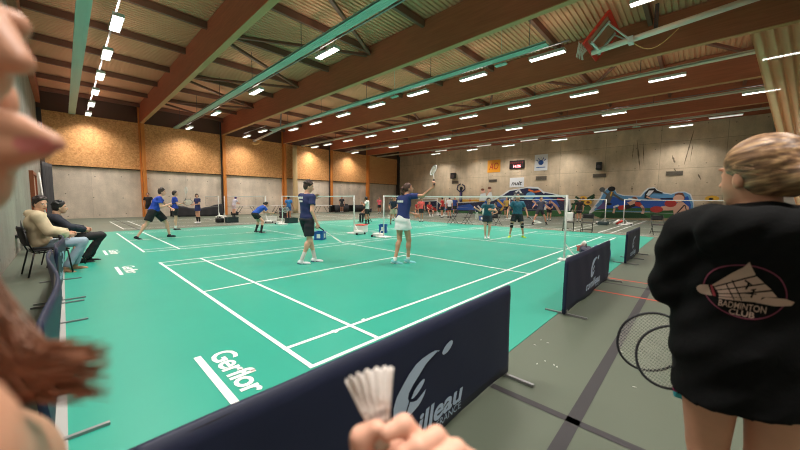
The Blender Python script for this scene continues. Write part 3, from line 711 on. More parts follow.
# ================================================================ BANNERS round the mat
SW = [(.124, .539), (.075, .553), (.021, .553), (-.04, .548), (-.093, .537), (-.15, .507), (-.196, .468), (-.24, .425), (-.262, .375), (-.262, .32), (-.245, .29), (-.218, .277), (-.165, .272), (-.118, .283), (-.07, .298), (-.046, .312), (-.02, .335), (-.004, .362), (-.047, .346), (-.085, .335), (-.116, .341), (-.145, .355), (-.157, .378), (-.15, .405), (-.118, .435), (-.06, .47), (-.007, .505), (.06, .527)]
def banner(x0, x1, y, rz, H, label, logo=True, feet=(.12, .88), wob=0.0, ywave=None, flip=1):
    """cloth banner stretched on a frame; local x along it, faces local -y"""
    L = math.hypot(x1 - x0, 0); r = empty('advertising_banner', (x0, y, 0), rz, label=label, cat='banner', group='navy banners round the court mat')
    W_ = ywave or (lambda x, z: .004 * math.sin(x * 5) * (1 - z / H) + .002 * math.sin(x * 13 + z * 7))
    nx, nz = 60, 10; vs = []; fs = []
    zlo = lambda x: .03 + .012 * math.sin(x * 4)
    for side in (0, 1):
        for j in range(nz + 1):
            for i in range(nx + 1):
                x = L * i / nx; zc = zlo(x) + (H - zlo(x)) * j / nz
                vs.append((x, W_(x, zc) + (.018 if side else -.018) * (1 if j < nz else .6), zc))
    n1 = (nx + 1) * (nz + 1)
    for s in (0, 1):
        for j in range(nz):
            for i in range(nx):
                q = s * n1 + j * (nx + 1) + i; f = (q, q + 1, q + nx + 2, q + nx + 1); fs.append(f if s == 0 else f[::-1])
    for i in range(nx):
        q = nz * (nx + 1) + i; fs.append((q, q + 1, n1 + q + 1, n1 + q)); fs.append((i, n1 + i, n1 + i + 1, i + 1))
    for j in range(nz):
        q = j * (nx + 1); fs.append((q, q + nx + 1, n1 + q + nx + 1, n1 + q)); q += nx; fs.append((q, n1 + q, n1 + q + nx + 1, q + nx + 1))
    mb = MB(); mb.add(vs, fs, 0, True); cl = mb.build('cloth', M_navy, r)
    b = MB(); 
    b.tube([(.02, W_(.02, .1), .02), (.02, W_(0, H), H - .014), (L * .25, W_(L * .25, H), H - .014), (L / 2, W_(L / 2, H), H - .014), (L * .75, W_(L * .75, H), H - .014), (L - .02, W_(L, H), H - .014), (L - .02, W_(L - .02, .1), .02)], .01, n=6)
    b.build('frame', M_steel, r)
    for t in feet:
        b = MB(); x = L * t; b.bar((x, -.24, .014), (x, .24, .014), .025, .02); b.box((x, 0, .04), (.05, .04, .05)); b.build('foot', M_silverm, r)
    def place(pts, d=.021):
        return [(p[0], W_(p[0], p[1]) - d, p[1]) for p in pts]
    if logo:
        c = L * logo
        b = MB()
        o_, f_ = subdiv([(c + px * flip, pz) for px, pz in SW], [list(range(len(SW)))], .03); b.add(place([(p.x, p.y) for p in o_], .0225), f_)
        def el(cx, cz, a, b_, ang, d=.021):
            pts = [(c + flip * (cx + a * math.cos(t) * math.cos(ang) - b_ * math.sin(t) * math.sin(ang)), cz + a * math.cos(t) * math.sin(ang) + b_ * math.sin(t) * math.cos(ang)) for t in [2 * math.pi * i / 16 for i in range(16)]]
            o_, f_ = subdiv(pts, [list(range(16))], .04); b.add(place([(p.x, p.y) for p in o_], .0225), f_)
        el(.2, .53, .056, .026, .42); el(-.073, .395, .064, .02, .47)
        b.build('emblem', M_silver, cl, fix=False)
        b = MB(); sl = [(.1, .538), (.03, .515), (-.04, .475), (-.1, .42), (-.145, .36), (-.17, .31)]
        for q in range(5): (ax_, az), (bx_, bz) = sl[q], sl[q + 1]; dd = math.hypot(bx_ - ax_, bz - az); nx_, nz_ = -(bz - az) / dd * .005, (bx_ - ax_) / dd * .005; b.add(place([(c + (ax_ + nx_) * flip, az + nz_), (c + (bx_ + nx_) * flip, bz + nz_), (c + (bx_ - nx_) * flip, bz - nz_), (c + (ax_ - nx_) * flip, az - nz_)], .0245), [(0, 1, 2, 3)]); b.build('emblem_gap', M_navy, cl, fix=False)
        for (s, w_, h_, cx, cz, off, sh) in (('cornilleau', .88, .125, -.055, .18, .028, .18), ('FRANCE', .27, .045, .235, .09, 0.0, .1)):
            t_vs, t_fs = text_mesh(s, offset=off, shear=sh); xs = [v.x for v in t_vs]; ys = [v.y for v in t_vs]
            mx, my = (max(xs) + min(xs)) / 2, (max(ys) + min(ys)) / 2
            kx = w_ / (max(xs) - min(xs)); ky = h_ / (max(ys) - min(ys))
            pts = [(c + cx + (v.x - mx) * kx * flip, cz + (v.y - my) * ky) for v in t_vs]
            b = MB(); b.add(place(pts, .023), t_fs); b.build('lettering', M_silver, cl, fix=False)
    return r
banner(-1.25, 1.07, -1.19, 0, .735, 'large navy banner with silver swoosh, directly behind the raised shuttlecock', logo=.539, feet=(.04, .985))
banner(2.8, 5.35, -1.13, 0, .715, 'second navy banner along the mat edge, ahead of the blue bag', logo=.56, feet=(.03, .97))
banner(7.25, 9.35, -1.13, 0, .73, 'third navy banner along the mat edge, beyond the blue bag', logo=.5, feet=(.06, .5, .94))
# wavy banners on the near mat edge, running away from the camera along Y
wv = lambda x, z: (.05 * math.sin(x * 2.4 + .5) + .03 * math.sin(z * 6 + x)) * (.25 + z)
banner(0, 2.25, 4.0, R(90), .72, 'sagging navy banner on edge beside the seated man in the cream jacket', logo=.5, feet=(.02, .7), ywave=wv, flip=-1).location = (-1.42, 3.85, 0)
wv2 = lambda x, z: (.035 * math.sin(x * 2.0 + 2) + .02 * math.sin(z * 6 + x)) * (.25 + z)
banner(0, 3.5, .25, R(90), .72, 'navy banner seen end on along the near mat edge, in front of the sagging one', logo=.55, feet=(.0, .7, .97), ywave=wv2, flip=-1).location = (-1.44, .32, 0)

# ================================================================ NETS
M_netmesh = see_thru('net_mesh_brown', (70, 60, 60), 0.10)
def post(x, y, label, base=True, dy=1, sc=1.0):
    r = empty('net_post', (x, y, 0), label=label, cat='net post', group='white badminton net posts')
    b = MB(); b.tube([(0, 0, .03), (0, 0, 1.55)], .024, n=10); b.build('pole', M_whitem, r)
    b = MB(); b.box((0, 0, .03), (.36 * sc, .5 * sc, .06), bev=.015); b.box((0, dy * .3 * sc, .09), (.3 * sc, .34 * sc, .12), bev=.02); b.bar((0, dy * .25, .12), (0, 0, .42), .03, .02); b.build('base', M_whitem, r)
    b = MB()
    for s in (-1, 1): b = MB(); b.lathe((s * .2 * sc, dy * .42 * sc, .045), [(.001, -.02), (.045, -.02), (.045, .02), (.001, .02)], 0, 12, Matrix.Rotation(R(90), 3, 'Y')); b.build('wheel', M_blackp, r)
    return r
def net(x, y0, y1, label, h=1.55, mesh=True, tag_=True):
    r = empty('badminton_net', (x, y0, 0), label=label, cat='badminton net', group='badminton nets')
    L = y1 - y0; n = 20
    sag = lambda t: h - .026 * math.sin(math.pi * t)
    b = MB()
    for i in range(n): b.bar((0, L * i / n, sag(i / n) - .02), (0, L * (i + 1) / n, sag((i + 1) / n) - .02), .02, .04)
    b.build('top_tape', M_white, r)
    if mesh:
        b = MB()
        for i in range(n):
            a, c = i / n, (i + 1) / n
            b.add([(0, L * a, sag(a) - .76), (0, L * c, sag(c) - .76), (0, L * c, sag(c) - .04), (0, L * a, sag(a) - .04)], [(0, 1, 2, 3)])
        b.build('mesh', M_netmesh, r, fix=False)
        b = MB(); b.tube([(0, 0, h - .76), (0, L / 2, h - .786), (0, L, h - .76)], .008, n=5)
        for y in (.02, L - .02): b.tube([(0, y, h - .76), (0, y, h - .04)], .008, n=5)
        b.build('cord', mat('net_cord_grey', (150, 150, 146)), r)
    return r
NX = 6.7
post(NX, -.02, 'slim white net post beside the second navy banner', dy=-1, sc=.5); post(NX, 6.12, 'white net post on a weighted base, at the near court beside the blue bucket')
net(NX, 0, 6.1, 'badminton net of the near court between the two pairs of players')
post(NX, 7.85, 'white net post carrying the second court net, beside the red and white box', dy=-1); post(NX, 13.97, 'white net post by the dark crate in front of the long timber wall')
net(NX, 7.87, 13.95, 'badminton net of the second court behind the player in navy scratching his chin')
post(NX, 16.0, 'white net post directly behind the crouching player in blue', dy=-1); post(NX - .3, 21.9, 'white net post at the orange timber pillar, closer to the crouching player'); post(NX - .35, 23.0, 'white net post at the orange timber pillar, closer to the draped tables', dy=-1)
net(NX - .1, 16.0, 21.9, 'badminton net of the third court between the crouching player and the timber pillar')
net(NX - .35, 23.0, 26.0, 'short badminton net running to the long wall beside the standing girl')
NX2 = 21.9
for y, s, d in ((1.0, 'white net post with a red item at its foot before the sprinting mural figure', -1), (1.95, 'white net post in front of the grey mural figure', 1), (8.2, 'white net post next to the yellow shirted player', -1), (14.1, 'white net post behind the seated red players, closer to the white shirted player', 1), (15.0, 'white net post behind the seated red players, closer to the timber wall', -1)):
    post(NX2, y, s, dy=d)
net(NX2, -5.1, 1.0, 'far badminton net whose tape crosses the painted gymnast'); net(NX2, 1.95, 8.15, 'far badminton net stretching in front of the sunflowers'); net(NX2, 8.5, 14.1, 'far badminton net in front of the mural and behind the teal players')
net(NX2, 15.0, 21.1, 'far badminton net close to the corner of the hall')

# ================================================================ CHAIRS
M_chairf = mat('black_chair_steel', (22, 22, 24), .4, metal=.3); M_seatb = mat('black_seat_fabric', (28, 28, 30), .8, bump=.3, bscale=200)
def sheet(b, fn, n, m_, th, mi=0):
    """a curved pad: fn(u,v) centre surface in [0,1]^2, thickness vector from fn normal"""
    P = [[Vector(fn(i / n, j / m_)) for j in range(m_ + 1)] for i in range(n + 1)]
    vs = []
    for s in (-1, 1):
        for i in range(n + 1):
            for j in range(m_ + 1):
                du = P[min(i + 1, n)][j] - P[max(i - 1, 0)][j]; dv = P[i][min(j + 1, m_)] - P[i][max(j - 1, 0)]
                nn = du.cross(dv).normalized(); e = 1 if 0 < i < n and 0 < j < m_ else .35
                vs.append(P[i][j] + nn * th / 2 * s * e)
    N = (n + 1) * (m_ + 1); fs = []
    for i in range(n):
        for j in range(m_):
            q = i * (m_ + 1) + j; f = (q, q + 1, q + m_ + 2, q + m_ + 1); fs.append(f[::-1]); fs.append(tuple(N + k for k in f))
    for i in range(n):
        for j in (0, m_): q = i * (m_ + 1) + j; fs.append((q, q + m_ + 1, N + q + m_ + 1, N + q))
    for j in range(m_):
        for i in (0, n): q = i * (m_ + 1) + j; fs.append((q, q + 1, N + q + 1, N + q))
    b.add(vs, fs, mi, True)
def visitor_chair():
    r = empty('visitor_chair')
    b = MB(); sheet(b, lambda u, v: (-.2 + .43 * u, -.23 + .46 * v, .455 + .012 * math.cos((u - .5) * 3)), 8, 8, .05); b.build('seat', M_seatb, r)
    b = MB(); sheet(b, lambda u, v: (-.25 - .06 * u - .03 * math.cos((v - .5) * 3), -.23 + .46 * v, .55 + .33 * u), 8, 8, .04); b.build('backrest', M_seatb, r)
    for s in (-1, 1):
        b = MB(); b.tube([(.24, s * .25, .012), (.2, s * .235, .43)], .012, n=8); b.build('leg', M_chairf, r)
        b = MB(); b.tube([(-.3, s * .25, .012), (-.21, s * .235, .43)], .012, n=8); b.build('leg', M_chairf, r)
    b = MB()
    for s in (-1, 1): b.tube([(.2, s * .235, .425), (-.21, s * .235, .425)], .012, n=8); b.tube([(-.21, s * .235, .425), (-.27, s * .24, .6), (-.31, s * .235, .84)], .011, n=8)
    b.tube([(.2, -.235, .425), (.2, .235, .425)], .012); b.tube([(-.2, -.235, .425), (-.2, .235, .425)], .012); b.build('frame', M_chairf, r)
    return r
vc = visitor_chair()
for i, (x, y, rz, l) in enumerate([(-1.56, 6.3, 12, 'black visitor chair holding the seated man in the cream jacket'), (-1.36, 7.2, 10, 'black visitor chair holding the seated man in the dark jacket'), (-1.98, 9.6, -10, 'empty black visitor chair behind the man in the cream jacket'), (-1.9, 10.8, -8, 'further empty black visitor chair by the near wall')]):
    o = vc if i == 0 else copy_tree(vc); o.location = (x, y, 0); o.rotation_euler = (0, 0, R(rz)); tag(o, l, 'chair', 'black visitor chairs by the near wall')
def folding_chair():
    r = empty('folding_chair')
    b = MB(); sheet(b, lambda u, v: (-.19 + .4 * u, -.2 + .4 * v, .44 - .02 * u), 6, 6, .02); b.build('seat', M_seatb, r)
    b = MB(); sheet(b, lambda u, v: (-.23 - .04 * u - .03 * math.cos((v - .5) * 3), -.21 + .42 * v, .62 + .2 * u), 6, 6, .018); b.build('backrest', M_seatb, r)
    for s in (-1, 1):
        b = MB(); b.tube([(.25, s * .22, .01), (-.05, s * .22, .42), (-.27, s * .22, .84)], .012, n=6); b.build('leg', M_chairf, r)
        b = MB(); b.tube([(-.28, s * .2, .01), (.05, s * .2, .42)], .012, n=6); b.build('leg', M_chairf, r)
    b = MB(); b.tube([(-.27, -.22, .84), (-.275, 0, .86), (-.27, .22, .84)], .012, n=6); b.build('frame', M_chairf, r)
    b = MB(); b.tube([(.18, -.22, .12), (.18, .22, .12)], .01, n=6); b.build('stretcher', M_chairf, r)
    b = MB(); b.tube([(-.2, -.2, .12), (-.2, .2, .12)], .01, n=6); b.build('stretcher', M_chairf, r)
    return r
fc = folding_chair(); fcs = [(14.3, 8.2, 150, 'black folding chair under the white shirted player with red trim'), (14.55, 7.4, 150, 'black folding chair next to the person seated with the white bag'), (15.5, 6.1, 160, 'black folding chair carrying the person seated with the white bag'),
  (14.95, 2.15, 190, 'black folding chair with white papers hanging over its back'), (15.05, 1.4, 185, 'empty black folding chair in front of the sunflowers'), (16.2, -1.05, 200, 'lone black folding chair beyond the third banner, by the hoodie'), (9.95 + 1.4, 12.5, 180, 'folding chair carrying the seated spectator in black near the timber wall')]
for i, (x, y, rz, l) in enumerate(fcs):
    o = fc if i == 0 else copy_tree(fc); o.location = (x, y, 0); o.rotation_euler = (0, 0, R(rz)); tag(o, l, 'chair', 'black folding chairs round the courts')
b = MB(); sheet(b, lambda u, v: (-.2 - .03 * u, -.2 + .36 * v, .5 + .38 * u), 5, 5, .02); sheet(b, lambda u, v: (-.2 + .2 * u, -.2 + .36 * v, .475), 5, 5, .02)
o = b.build('paper_sheet', mat('paper_white', (216, 212, 210), .7)); o.location = (14.95, 2.15, 0); o.rotation_euler = (0, 0, R(190)); tag(o, 'white sheet lying over a folding chair before the sunflowers', 'paper')

# ================================================================ TABLES, BOXES, BAGS
M_tab = mat('table_top_grey', (206, 204, 200), .5); M_drape = mat('black_drape', (40, 40, 44), .85)
def table(x, y, rz, L, label, fold=False, drape=False, H=.76):
    r = empty('draped_table' if drape else 'folding_table', (x, y, 0), R(rz), label=label, cat='table')
    b = MB(); b.box((0, 0, H - .02), (L, .7, .04), bev=.008); b.build('tabletop', M_drape if drape else M_tab, r)
    for s in (-1, 1):
        for t in (-1, 1):
            b = MB(); b.tube([(s * (L / 2 - (.1 if fold else .15)), t * .3, 0.01), (s * (L / 2 - (.55 if fold else .15)), t * .3, H - .04)], .018, n=6); b.build('leg', M_chairf, r)
    if drape:
        b = MB(); n = 40; vs = []
        for i in range(n + 1):
            u = i / n; X = -L / 2 + L * u; w_ = .02 * math.sin(u * 40)
            for y_ in (-.37, .37):
                sgn = 1 if y_ > 0 else -1
                vs += [(X, y_, H + .005), (X, y_ + sgn * (.03 + w_), .04)]
        fs = []
        for i in range(n): fs += [(i * 4, i * 4 + 1, i * 4 + 5, i * 4 + 4), (i * 4 + 2, i * 4 + 6, i * 4 + 7, i * 4 + 3), (i * 4, i * 4 + 4, i * 4 + 6, i * 4 + 2)]
        b.add(vs, fs, 0, True); c_ = b.build('drape', M_drape, r, fix=False); so = c_.modifiers.new('t', 'SOLIDIFY'); so.thickness = .01
    return r
r = empty('dust_cover', (5.6, 25.3, 0), label='black cover sagging over stored kit at the timber wall, behind the standing girl', cat='cover')
def cover_pt(u, v):
    top = .55 + .4 * abs(2 * u - 1) ** 1.3 + .02 * math.sin(u * 31)
    w_ = .03 * math.sin(u * 37 + 1)
    pr_ = [(-.36 - w_, .02), (-.31 - w_ * .6, top * .5), (-.26, top), (0, top + .02), (.26, top), (.33, .02)]
    a_ = v * 5; i = min(int(a_), 4); t = a_ - i
    return (-1.65 + 3.3 * u, pr_[i][0] * (1 - t) + pr_[i + 1][0] * t, pr_[i][1] * (1 - t) + pr_[i + 1][1] * t)
b = MB(); sheet(b, cover_pt, 44, 15, .012); b.build('cloth', M_drape, r)
for k in (-1, 1): b = MB(); b.bar((k * 1.6, -.2, 0.01), (k * 1.6, -.1, .95), .04, .04); b.build('support', M_chairf, r)
table(16.2, 24.8, 0, 1.8, 'white folding table with crossed legs against the long wall', fold=True); table(9.2, 25.4, 0, 1.9, 'pale folding table behind the far player carrying a bag', fold=True); table(12.2, 25.6, 0, 1.5, 'narrow pale table near the cream bunched curtain', fold=True)
table(18.6, 25.2, 0, 1.8, 'dark draped table beside the black shirted spectator, closer to the cream curtain', drape=True); table(21.0, 25.2, 0, 1.9, 'dark draped table standing next to the hall corner', drape=True)
# black bags heaped on the draped tables
def bag(name, x, y, z, L, Wd, H, m, label, rz=0, strap=True, cat='bag', group=None):
    r = empty(name, (x, y, z), R(rz), label=label, cat=cat, group=group)
    s = Sdf(.03); e = min(H, Wd) * .2; a = max(L / 2 - H / 2, .05)
    for sy in (-1, 1):
        for zz_ in (e, H - e * 1.1): s.cap((-L / 2 + e, sy * (Wd / 2 - e), zz_), (L / 2 - e, sy * (Wd / 2 - e) * (.9 if zz_ > e else 1), zz_), e, e)
    s.ell((0, 0, H * .5), (L * .53, Wd * .52, H * .5), k=.06); s.ell((-L * .25, 0, H * .5), (L * .26, Wd * .5, H * .5), k=.06); s.ell((L * .25, 0, H * .5), (L * .26, Wd * .5, H * .48), k=.06); s.cut((0, 0, .004), (0, 0, -1))
    sdf_obj('body', [s.mesh(max(.012, L / 40))], m, r)
    b = MB(); b.box((0, 0, H * .995), (L * .7, .02, .012)); b.box((0, -Wd * .5, H * .45), (L * .5, .02, H * .45), bev=.008); b.build('pocket', M_blackp if m is not M_blackp else M_steel, r)
    if strap:
        b = MB(); b.tube([(a * .6 * math.cos(t), 0, H * .85 + .12 * math.sin(t)) for t in [math.pi * i / 10 for i in range(11)]], .012, n=6); b.build('strap', M_blackp, r)
    return r
bag('racket_bag', 19.2, 25.1, .765, .6, .3, .1, M_drape, 'dark racket bag lying on the table beside the black shirted spectator')
M_blue = mat('blue_plastic', (32, 92, 168), .4); M_dkg = mat('dark_green_plastic', (40, 58, 60), .5); M_redp = mat('red_plastic', (200, 60, 44), .45); M_wp = mat('white_plastic', (232, 232, 228), .4)
def crate(x, y, L, Wd, H, m, label, rz=0, label_patch=False, lid=None, name='crate', cat='crate'):
    r = empty(name, (x, y, 0), R(rz), label=label, cat=cat); b = MB(); t = .012; h0 = .006
    b.box((0, 0, h0 + t / 2), (L, Wd, t))
    for s in (-1, 1): b.box((s * (L / 2 - t / 2), 0, h0 + H / 2), (t, Wd, H)); b.box((0, s * (Wd / 2 - t / 2), h0 + H / 2), (L - 2 * t, t, H))
    b.build('tub', m, r)
    b = MB()
    for s in (-1, 1): b.box((s * (L / 2 + .005), 0, h0 + H - .015), (.03, Wd + .04, .03)); b.box((0, s * (Wd / 2 + .005), h0 + H - .015), (L, .03, .03))
    b.build('rim', m, r)
    if label_patch: b = MB(); b.box((.0, -Wd / 2 - .004, H * .5), (L * .35, .006, H * .5)); b.box((-L / 2 - .004, 0, H * .5), (.006, Wd * .4, H * .5)); b.build('label_sticker', M_wp, r)
    if lid is not None: b = MB(); b.box((0, 0, H + .02), (L + .02, Wd + .02, .045), bev=.01); b.build('lid', lid, r)
    return r
crate(4.7, 7.2, .38, .3, .28, M_blue, 'blue tub with a white sticker behind the knees of the player in navy', rz=40, label_patch=True)
crate(7.95, 7.45, .42, .32, .34, M_blue, 'blue tub behind the net post, beside the woman in the white skirt', rz=40, label_patch=True)
b = MB(); 
r = crate(7.3, 8.12, .55, .4, .3, M_wp, 'white box with a red lid standing on the second court at its net post', rz=30, lid=M_redp, name='shuttle_box', cat='box')
b = MB(); b.lathe((0, 0, .265), [(.001, 0), (.12, 0), (.09, .05), (.001, .06)], 0, 16); b.build('towel', M_wp, r)
crate(7.6, 14.7, .62, .35, .3, M_dkg, 'dark green crate at the foot of the net post in front of the timber wall', rz=10)
crate(5.25, 17.2, .6, .4, .3, M_dkg, 'dark crate on the floor in front of the orange timber pillar', rz=0); bag('sports_bag', 4.75, 17.6, 0, .4, .3, .26, M_blackp, 'black bag leaning by the dark crate at the orange timber pillar', strap=True)
crate(7.3, 16.6, .5, .35, .32, M_wp, 'white box beside the crouching player in blue', rz=20, name='shuttle_box', cat='box')
crate(9.0, 18.3, .5, .3, .2, M_dkg, 'flat dark box near the far player in a blue bib', rz=0, name='shoe_box', cat='box') if False else None
bag('backpack', 8.2, 25.2, 0, .5, .35, .3, M_drape, 'dark backpack on the floor behind the far player carrying a bag')
bag('sports_bag', 9.7, 19.6, 0, .8, .45, .75, mat('dark_plum_fabric', (72, 52, 62), .8), 'bulky dark plum sports bag next to the far player in a blue bib')
# blue holdall and racket cover between banners
r = bag('sports_bag', 7.6, -.6, .007, .7, .36, .31, M_blue, 'bright blue sports bag on the mat edge between the second and third banners', rz=10)
bag('racket_bag', 7.9, -.2, .007, .75, .26, .22, M_navy, 'navy racket bag lying behind the blue sports bag', rz=15)
b = MB(); sheet(b, lambda u, v: (.1 * u, -.13 + .26 * v, .012 + .03 * math.sin(u * 5) + .02 * math.sin(v * 7)), 6, 6, .012); o = b.build('towel', mat('towel_pale_blue', (170, 200, 226), .9)); o.location = (5.75, -.95, .0); o.scale = (2.2, 1, 1); tag(o, 'crumpled pale towel on the floor behind the end of the second banner', 'towel')
r = crate(8.6, .02, .3, .24, .14, M_redp, 'small red box with white shuttle tubes at the slim net post', rz=30, name='shuttle_box', cat='box')
b = MB(); b.tube([(-.1, -.04, .16), (-.02, 0, .3)], .036, n=12); b.tube([(.05, .03, .15), (.03, .0, .26)], .036, n=12); b.build('shuttle_tube', M_wp, r)
r = empty('line_umpire_stand', (20.9, 1.5, 0), label='dark box with white and red kit at the foot of the two far net posts', cat='kit box')
b = MB(); b.box((0, .35, .1), (.6, .5, .2), bev=.02); b.build('box', M_dkg, r); b = MB(); b.tube([(0, -.15, .1), (0, -.45, .35)], .06, n=8); b.build('white_tube', M_wp, r); b = MB(); b.tube([(.05, -.3, .1), (0, -.6, .3)], .06, n=8); b.build('red_tube', M_redp, r)
crate(19.0, 8.7, .7, .4, .3, M_blue, 'blue tub with white kit next to the yellow shirted player', rz=0, label_patch=True)
# feather bits on the floor
b = MB(); random.seed(3)
for (px, py) in ((535, 345), (541, 340), (548, 343), (545, 361), (554, 365), (557, 367), (537, 364), (634, 387), (622, 352)):
    p = on(px, py, 2, .004); a = random.random() * 6; d = Vector((math.cos(a), math.sin(a), 0)) * .012; s_ = Vector((-d.y, d.x, 0)) * .35
    b.poly([p - d, p + s_, p + d * 1.3, p - s_], 0, (0, 0, .003))
tag(b.build('feather_scrap', M_wp), 'scattered white feather scraps on the grey floor between banners and hoodie', 'feather scraps', kind='stuff')
# fire extinguisher
r = empty('fire_extinguisher', (X0 + .16, 21.3, .62), label='red fire extinguisher on the near wall behind the man in the cream jacket', cat='fire extinguisher')
b = MB(); b.lathe((0, 0, 0), [(.001, 0), (.08, .01), (.085, .05), (.085, .42), (.06, .5), (.03, .54), (.001, .54)], 0, 20); b.build('cylinder', M_redp, r)
b = MB(); b.box((0, 0, .57), (.05, .05, .06)); b.bar((0, 0, .6), (.12, .06, .63), .02, .02); b.tube([(.02, 0, .57), (.12, 0, .5), (.1, .03, .2)], .012, n=6); b.build('valve', M_blackp, r)
b = MB(); b.box((-.1, 0, .3), (.05, .12, .3)); b.build('bracket', M_steel, r)
# white pole leaning in the near corner
b = MB(); b.tube([(X0 + .25, 19.8, 0.02), (X0 + .12, 20.2, 2.5)], .03, n=8); tag(b.build('leaning_pole', M_whitem), 'white pole leaning on the near wall above the man in the cream jacket', 'pole')
# ================================================================ PEOPLE
V3 = lambda *a: Vector(a)
BASE = dict(pelvis=(0, 0, .96), chest=(.0, 0, 1.27), neck=(0, 0, 1.47), head=(.025, 0, 1.635),
    shL=(0, .185, 1.42), elL=(-.03, .25, 1.14), wrL=(.06, .27, .9), shR=(0, -.185, 1.42), elR=(-.03, -.25, 1.14), wrR=(.06, -.27, .9),
    hipL=(0, .09, .92), knL=(.015, .1, .5), anL=(-.02, .1, .085), hipR=(0, -.09, .92), knR=(.015, -.1, .5), anR=(-.02, -.1, .085))
def skinmat(k):
    tones = dict(light=(224, 172, 146), mid=(206, 150, 122), tan=(186, 128, 100), warm=(226, 160, 130))
    return mat('skin_' + k, tones[k], .5, var=.04, vscale=20)
M_eye = mat('eye_white', (226, 220, 214), .3); M_iris = mat('eye_dark', (48, 34, 28), .3); M_lip = mat('lips', (186, 98, 90), .45)
def frame(fwd, up=(0, 0, 1)):
    f = Vector(fwd).normalized(); l = Vector(up).cross(f).normalized(); u = f.cross(l)
    return Matrix((f, l, u)).transposed()
def hand_sdf(wr, d, n, side, h, size=1.0, curl=.7, grip=False, k=.004):
    """wr wrist, d hand direction, n palm-facing normal, side = direction of the thumb"""
    d = Vector(d).normalized(); n = Vector(n); n = (n - d * n.dot(d)).normalized(); sd = Vector(side); sd = (sd - d * sd.dot(d) - n * sd.dot(n)).normalized()
    wr = Vector(wr); z = size; s = Sdf(k * z + .001)
    s.ell(wr + d * .048 * z, (.054 * z, .04 * z, .0165 * z), Matrix((d, sd, n)).transposed(), k=.01)
    s.cap(wr - d * .03 * z, wr + d * .03 * z, .026 * z, .026 * z, k=.012)
    for i, (o, L) in enumerate(((.03, .078), (.011, .086), (-.009, .08), (-.028, .062))):
        p = wr + d * (.088 - abs(i - 1) * .004) * z + sd * o * z; L *= z
        a1, a2, a3 = curl * .5, curl * 1.3, curl * 2.0
        pts = [p - d * .02 * z]; q = p; pts.append(q)
        for a, f in ((a1, .45), (a2, .32), (a3, .23)):
            q = q + (d * math.cos(a) + n * math.sin(a)) * L * f; pts.append(q)
        s.chain(pts, [.0095 * z, .0092 * z, .0086 * z, .0078 * z, .0068 * z])
    t0 = wr + d * .02 * z + sd * .022 * z; t1 = t0 + (d * .55 + sd * .7 + n * .35).normalized() * .038 * z
    t2 = t1 + (d * .8 + sd * (.35 if not grip else -.1) + n * (.4 if not grip else .9)).normalized() * .032 * z; t3 = t2 + (d * .85 + n * .6 - sd * (.2 if not grip else .6)).normalized() * .025 * z
    s.chain([t0, t1, t2, t3], [.014 * z, .012 * z, .0105 * z, .009 * z], k=.008)
    return s
def head_parts(s, c, F, z=1.0, female=False, fat=1.0):
    """adds a head with a face to sdf s; c centre, F frame (x forward)"""
    P = lambda x, y, q: c + F @ (V3(x, y, q) * z)
    s.ell(P(-.01, 0, .03), V3(.096, .076, .092) * z, F, k=.02)
    s.ell(P(.022, 0, -.025), V3(.07, .062 * fat, .088) * z, F, k=.02)
    s.ell(P(.042, 0, -.085), V3(.038, .038 * fat, .026) * z, F, k=.02)
    s.cap(P(.083, 0, .012), P(.106, 0, -.03), .008 * z, .0125 * z, k=.008)
    for q in (-1, 1):
        s.ell(P(-.005, q * .076, -.015), V3(.017, .009, .03) * z, F, k=.004)
        s.ell(P(.09, q * .031, .006), V3(.014, .016, .011) * z, F, k=.01, sub=True)
        s.ell(P(.074, q * .031, .005), V3(.0135, .0135, .0125) * z, F, k=.002)
        s.ell(P(.083, q * .03, .026), V3(.01, .022, .006) * z, F, k=.008)
        s.ell(P(.1, q * .01, -.033), V3(.012, .009, .008) * z, F, k=.005)
    s.ell(P(.083, 0, -.062), V3(.012, .024, .006) * z, F, k=.004); s.ell(P(.08, 0, -.071), V3(.012, .021, .006) * z, F, k=.004)
    return P
def head_paint(c, F, z, hairc=True):
    Fi = np.array(F.transposed()); cc = np.array(c)
    def f(C_):
        q = ((C_ - cc) @ Fi.T) / z; o = np.zeros(len(C_), int)
        fr = q[:, 0] > .06
        for s in (-1, 1):
            d = np.hypot(q[:, 1] - s * .031, (q[:, 2] - .005) * 1.5); o = np.where(fr & (d < .0145), 1, o); o = np.where(fr & (np.hypot(q[:, 1] - s * .031, q[:, 2] - .005) < .007), 2, o)
            o = np.where((q[:, 0] > .05) & (np.abs(q[:, 1] - s * .031) < .019) & (np.abs(q[:, 2] - .026) < .0045), 2, o)
        o = np.where((q[:, 0] > .065) & (np.abs(q[:, 1]) < .025) & (np.abs(q[:, 2] + .066) < .0095) & (q[:, 2] < -.056), 3, o)
        return o
    return f
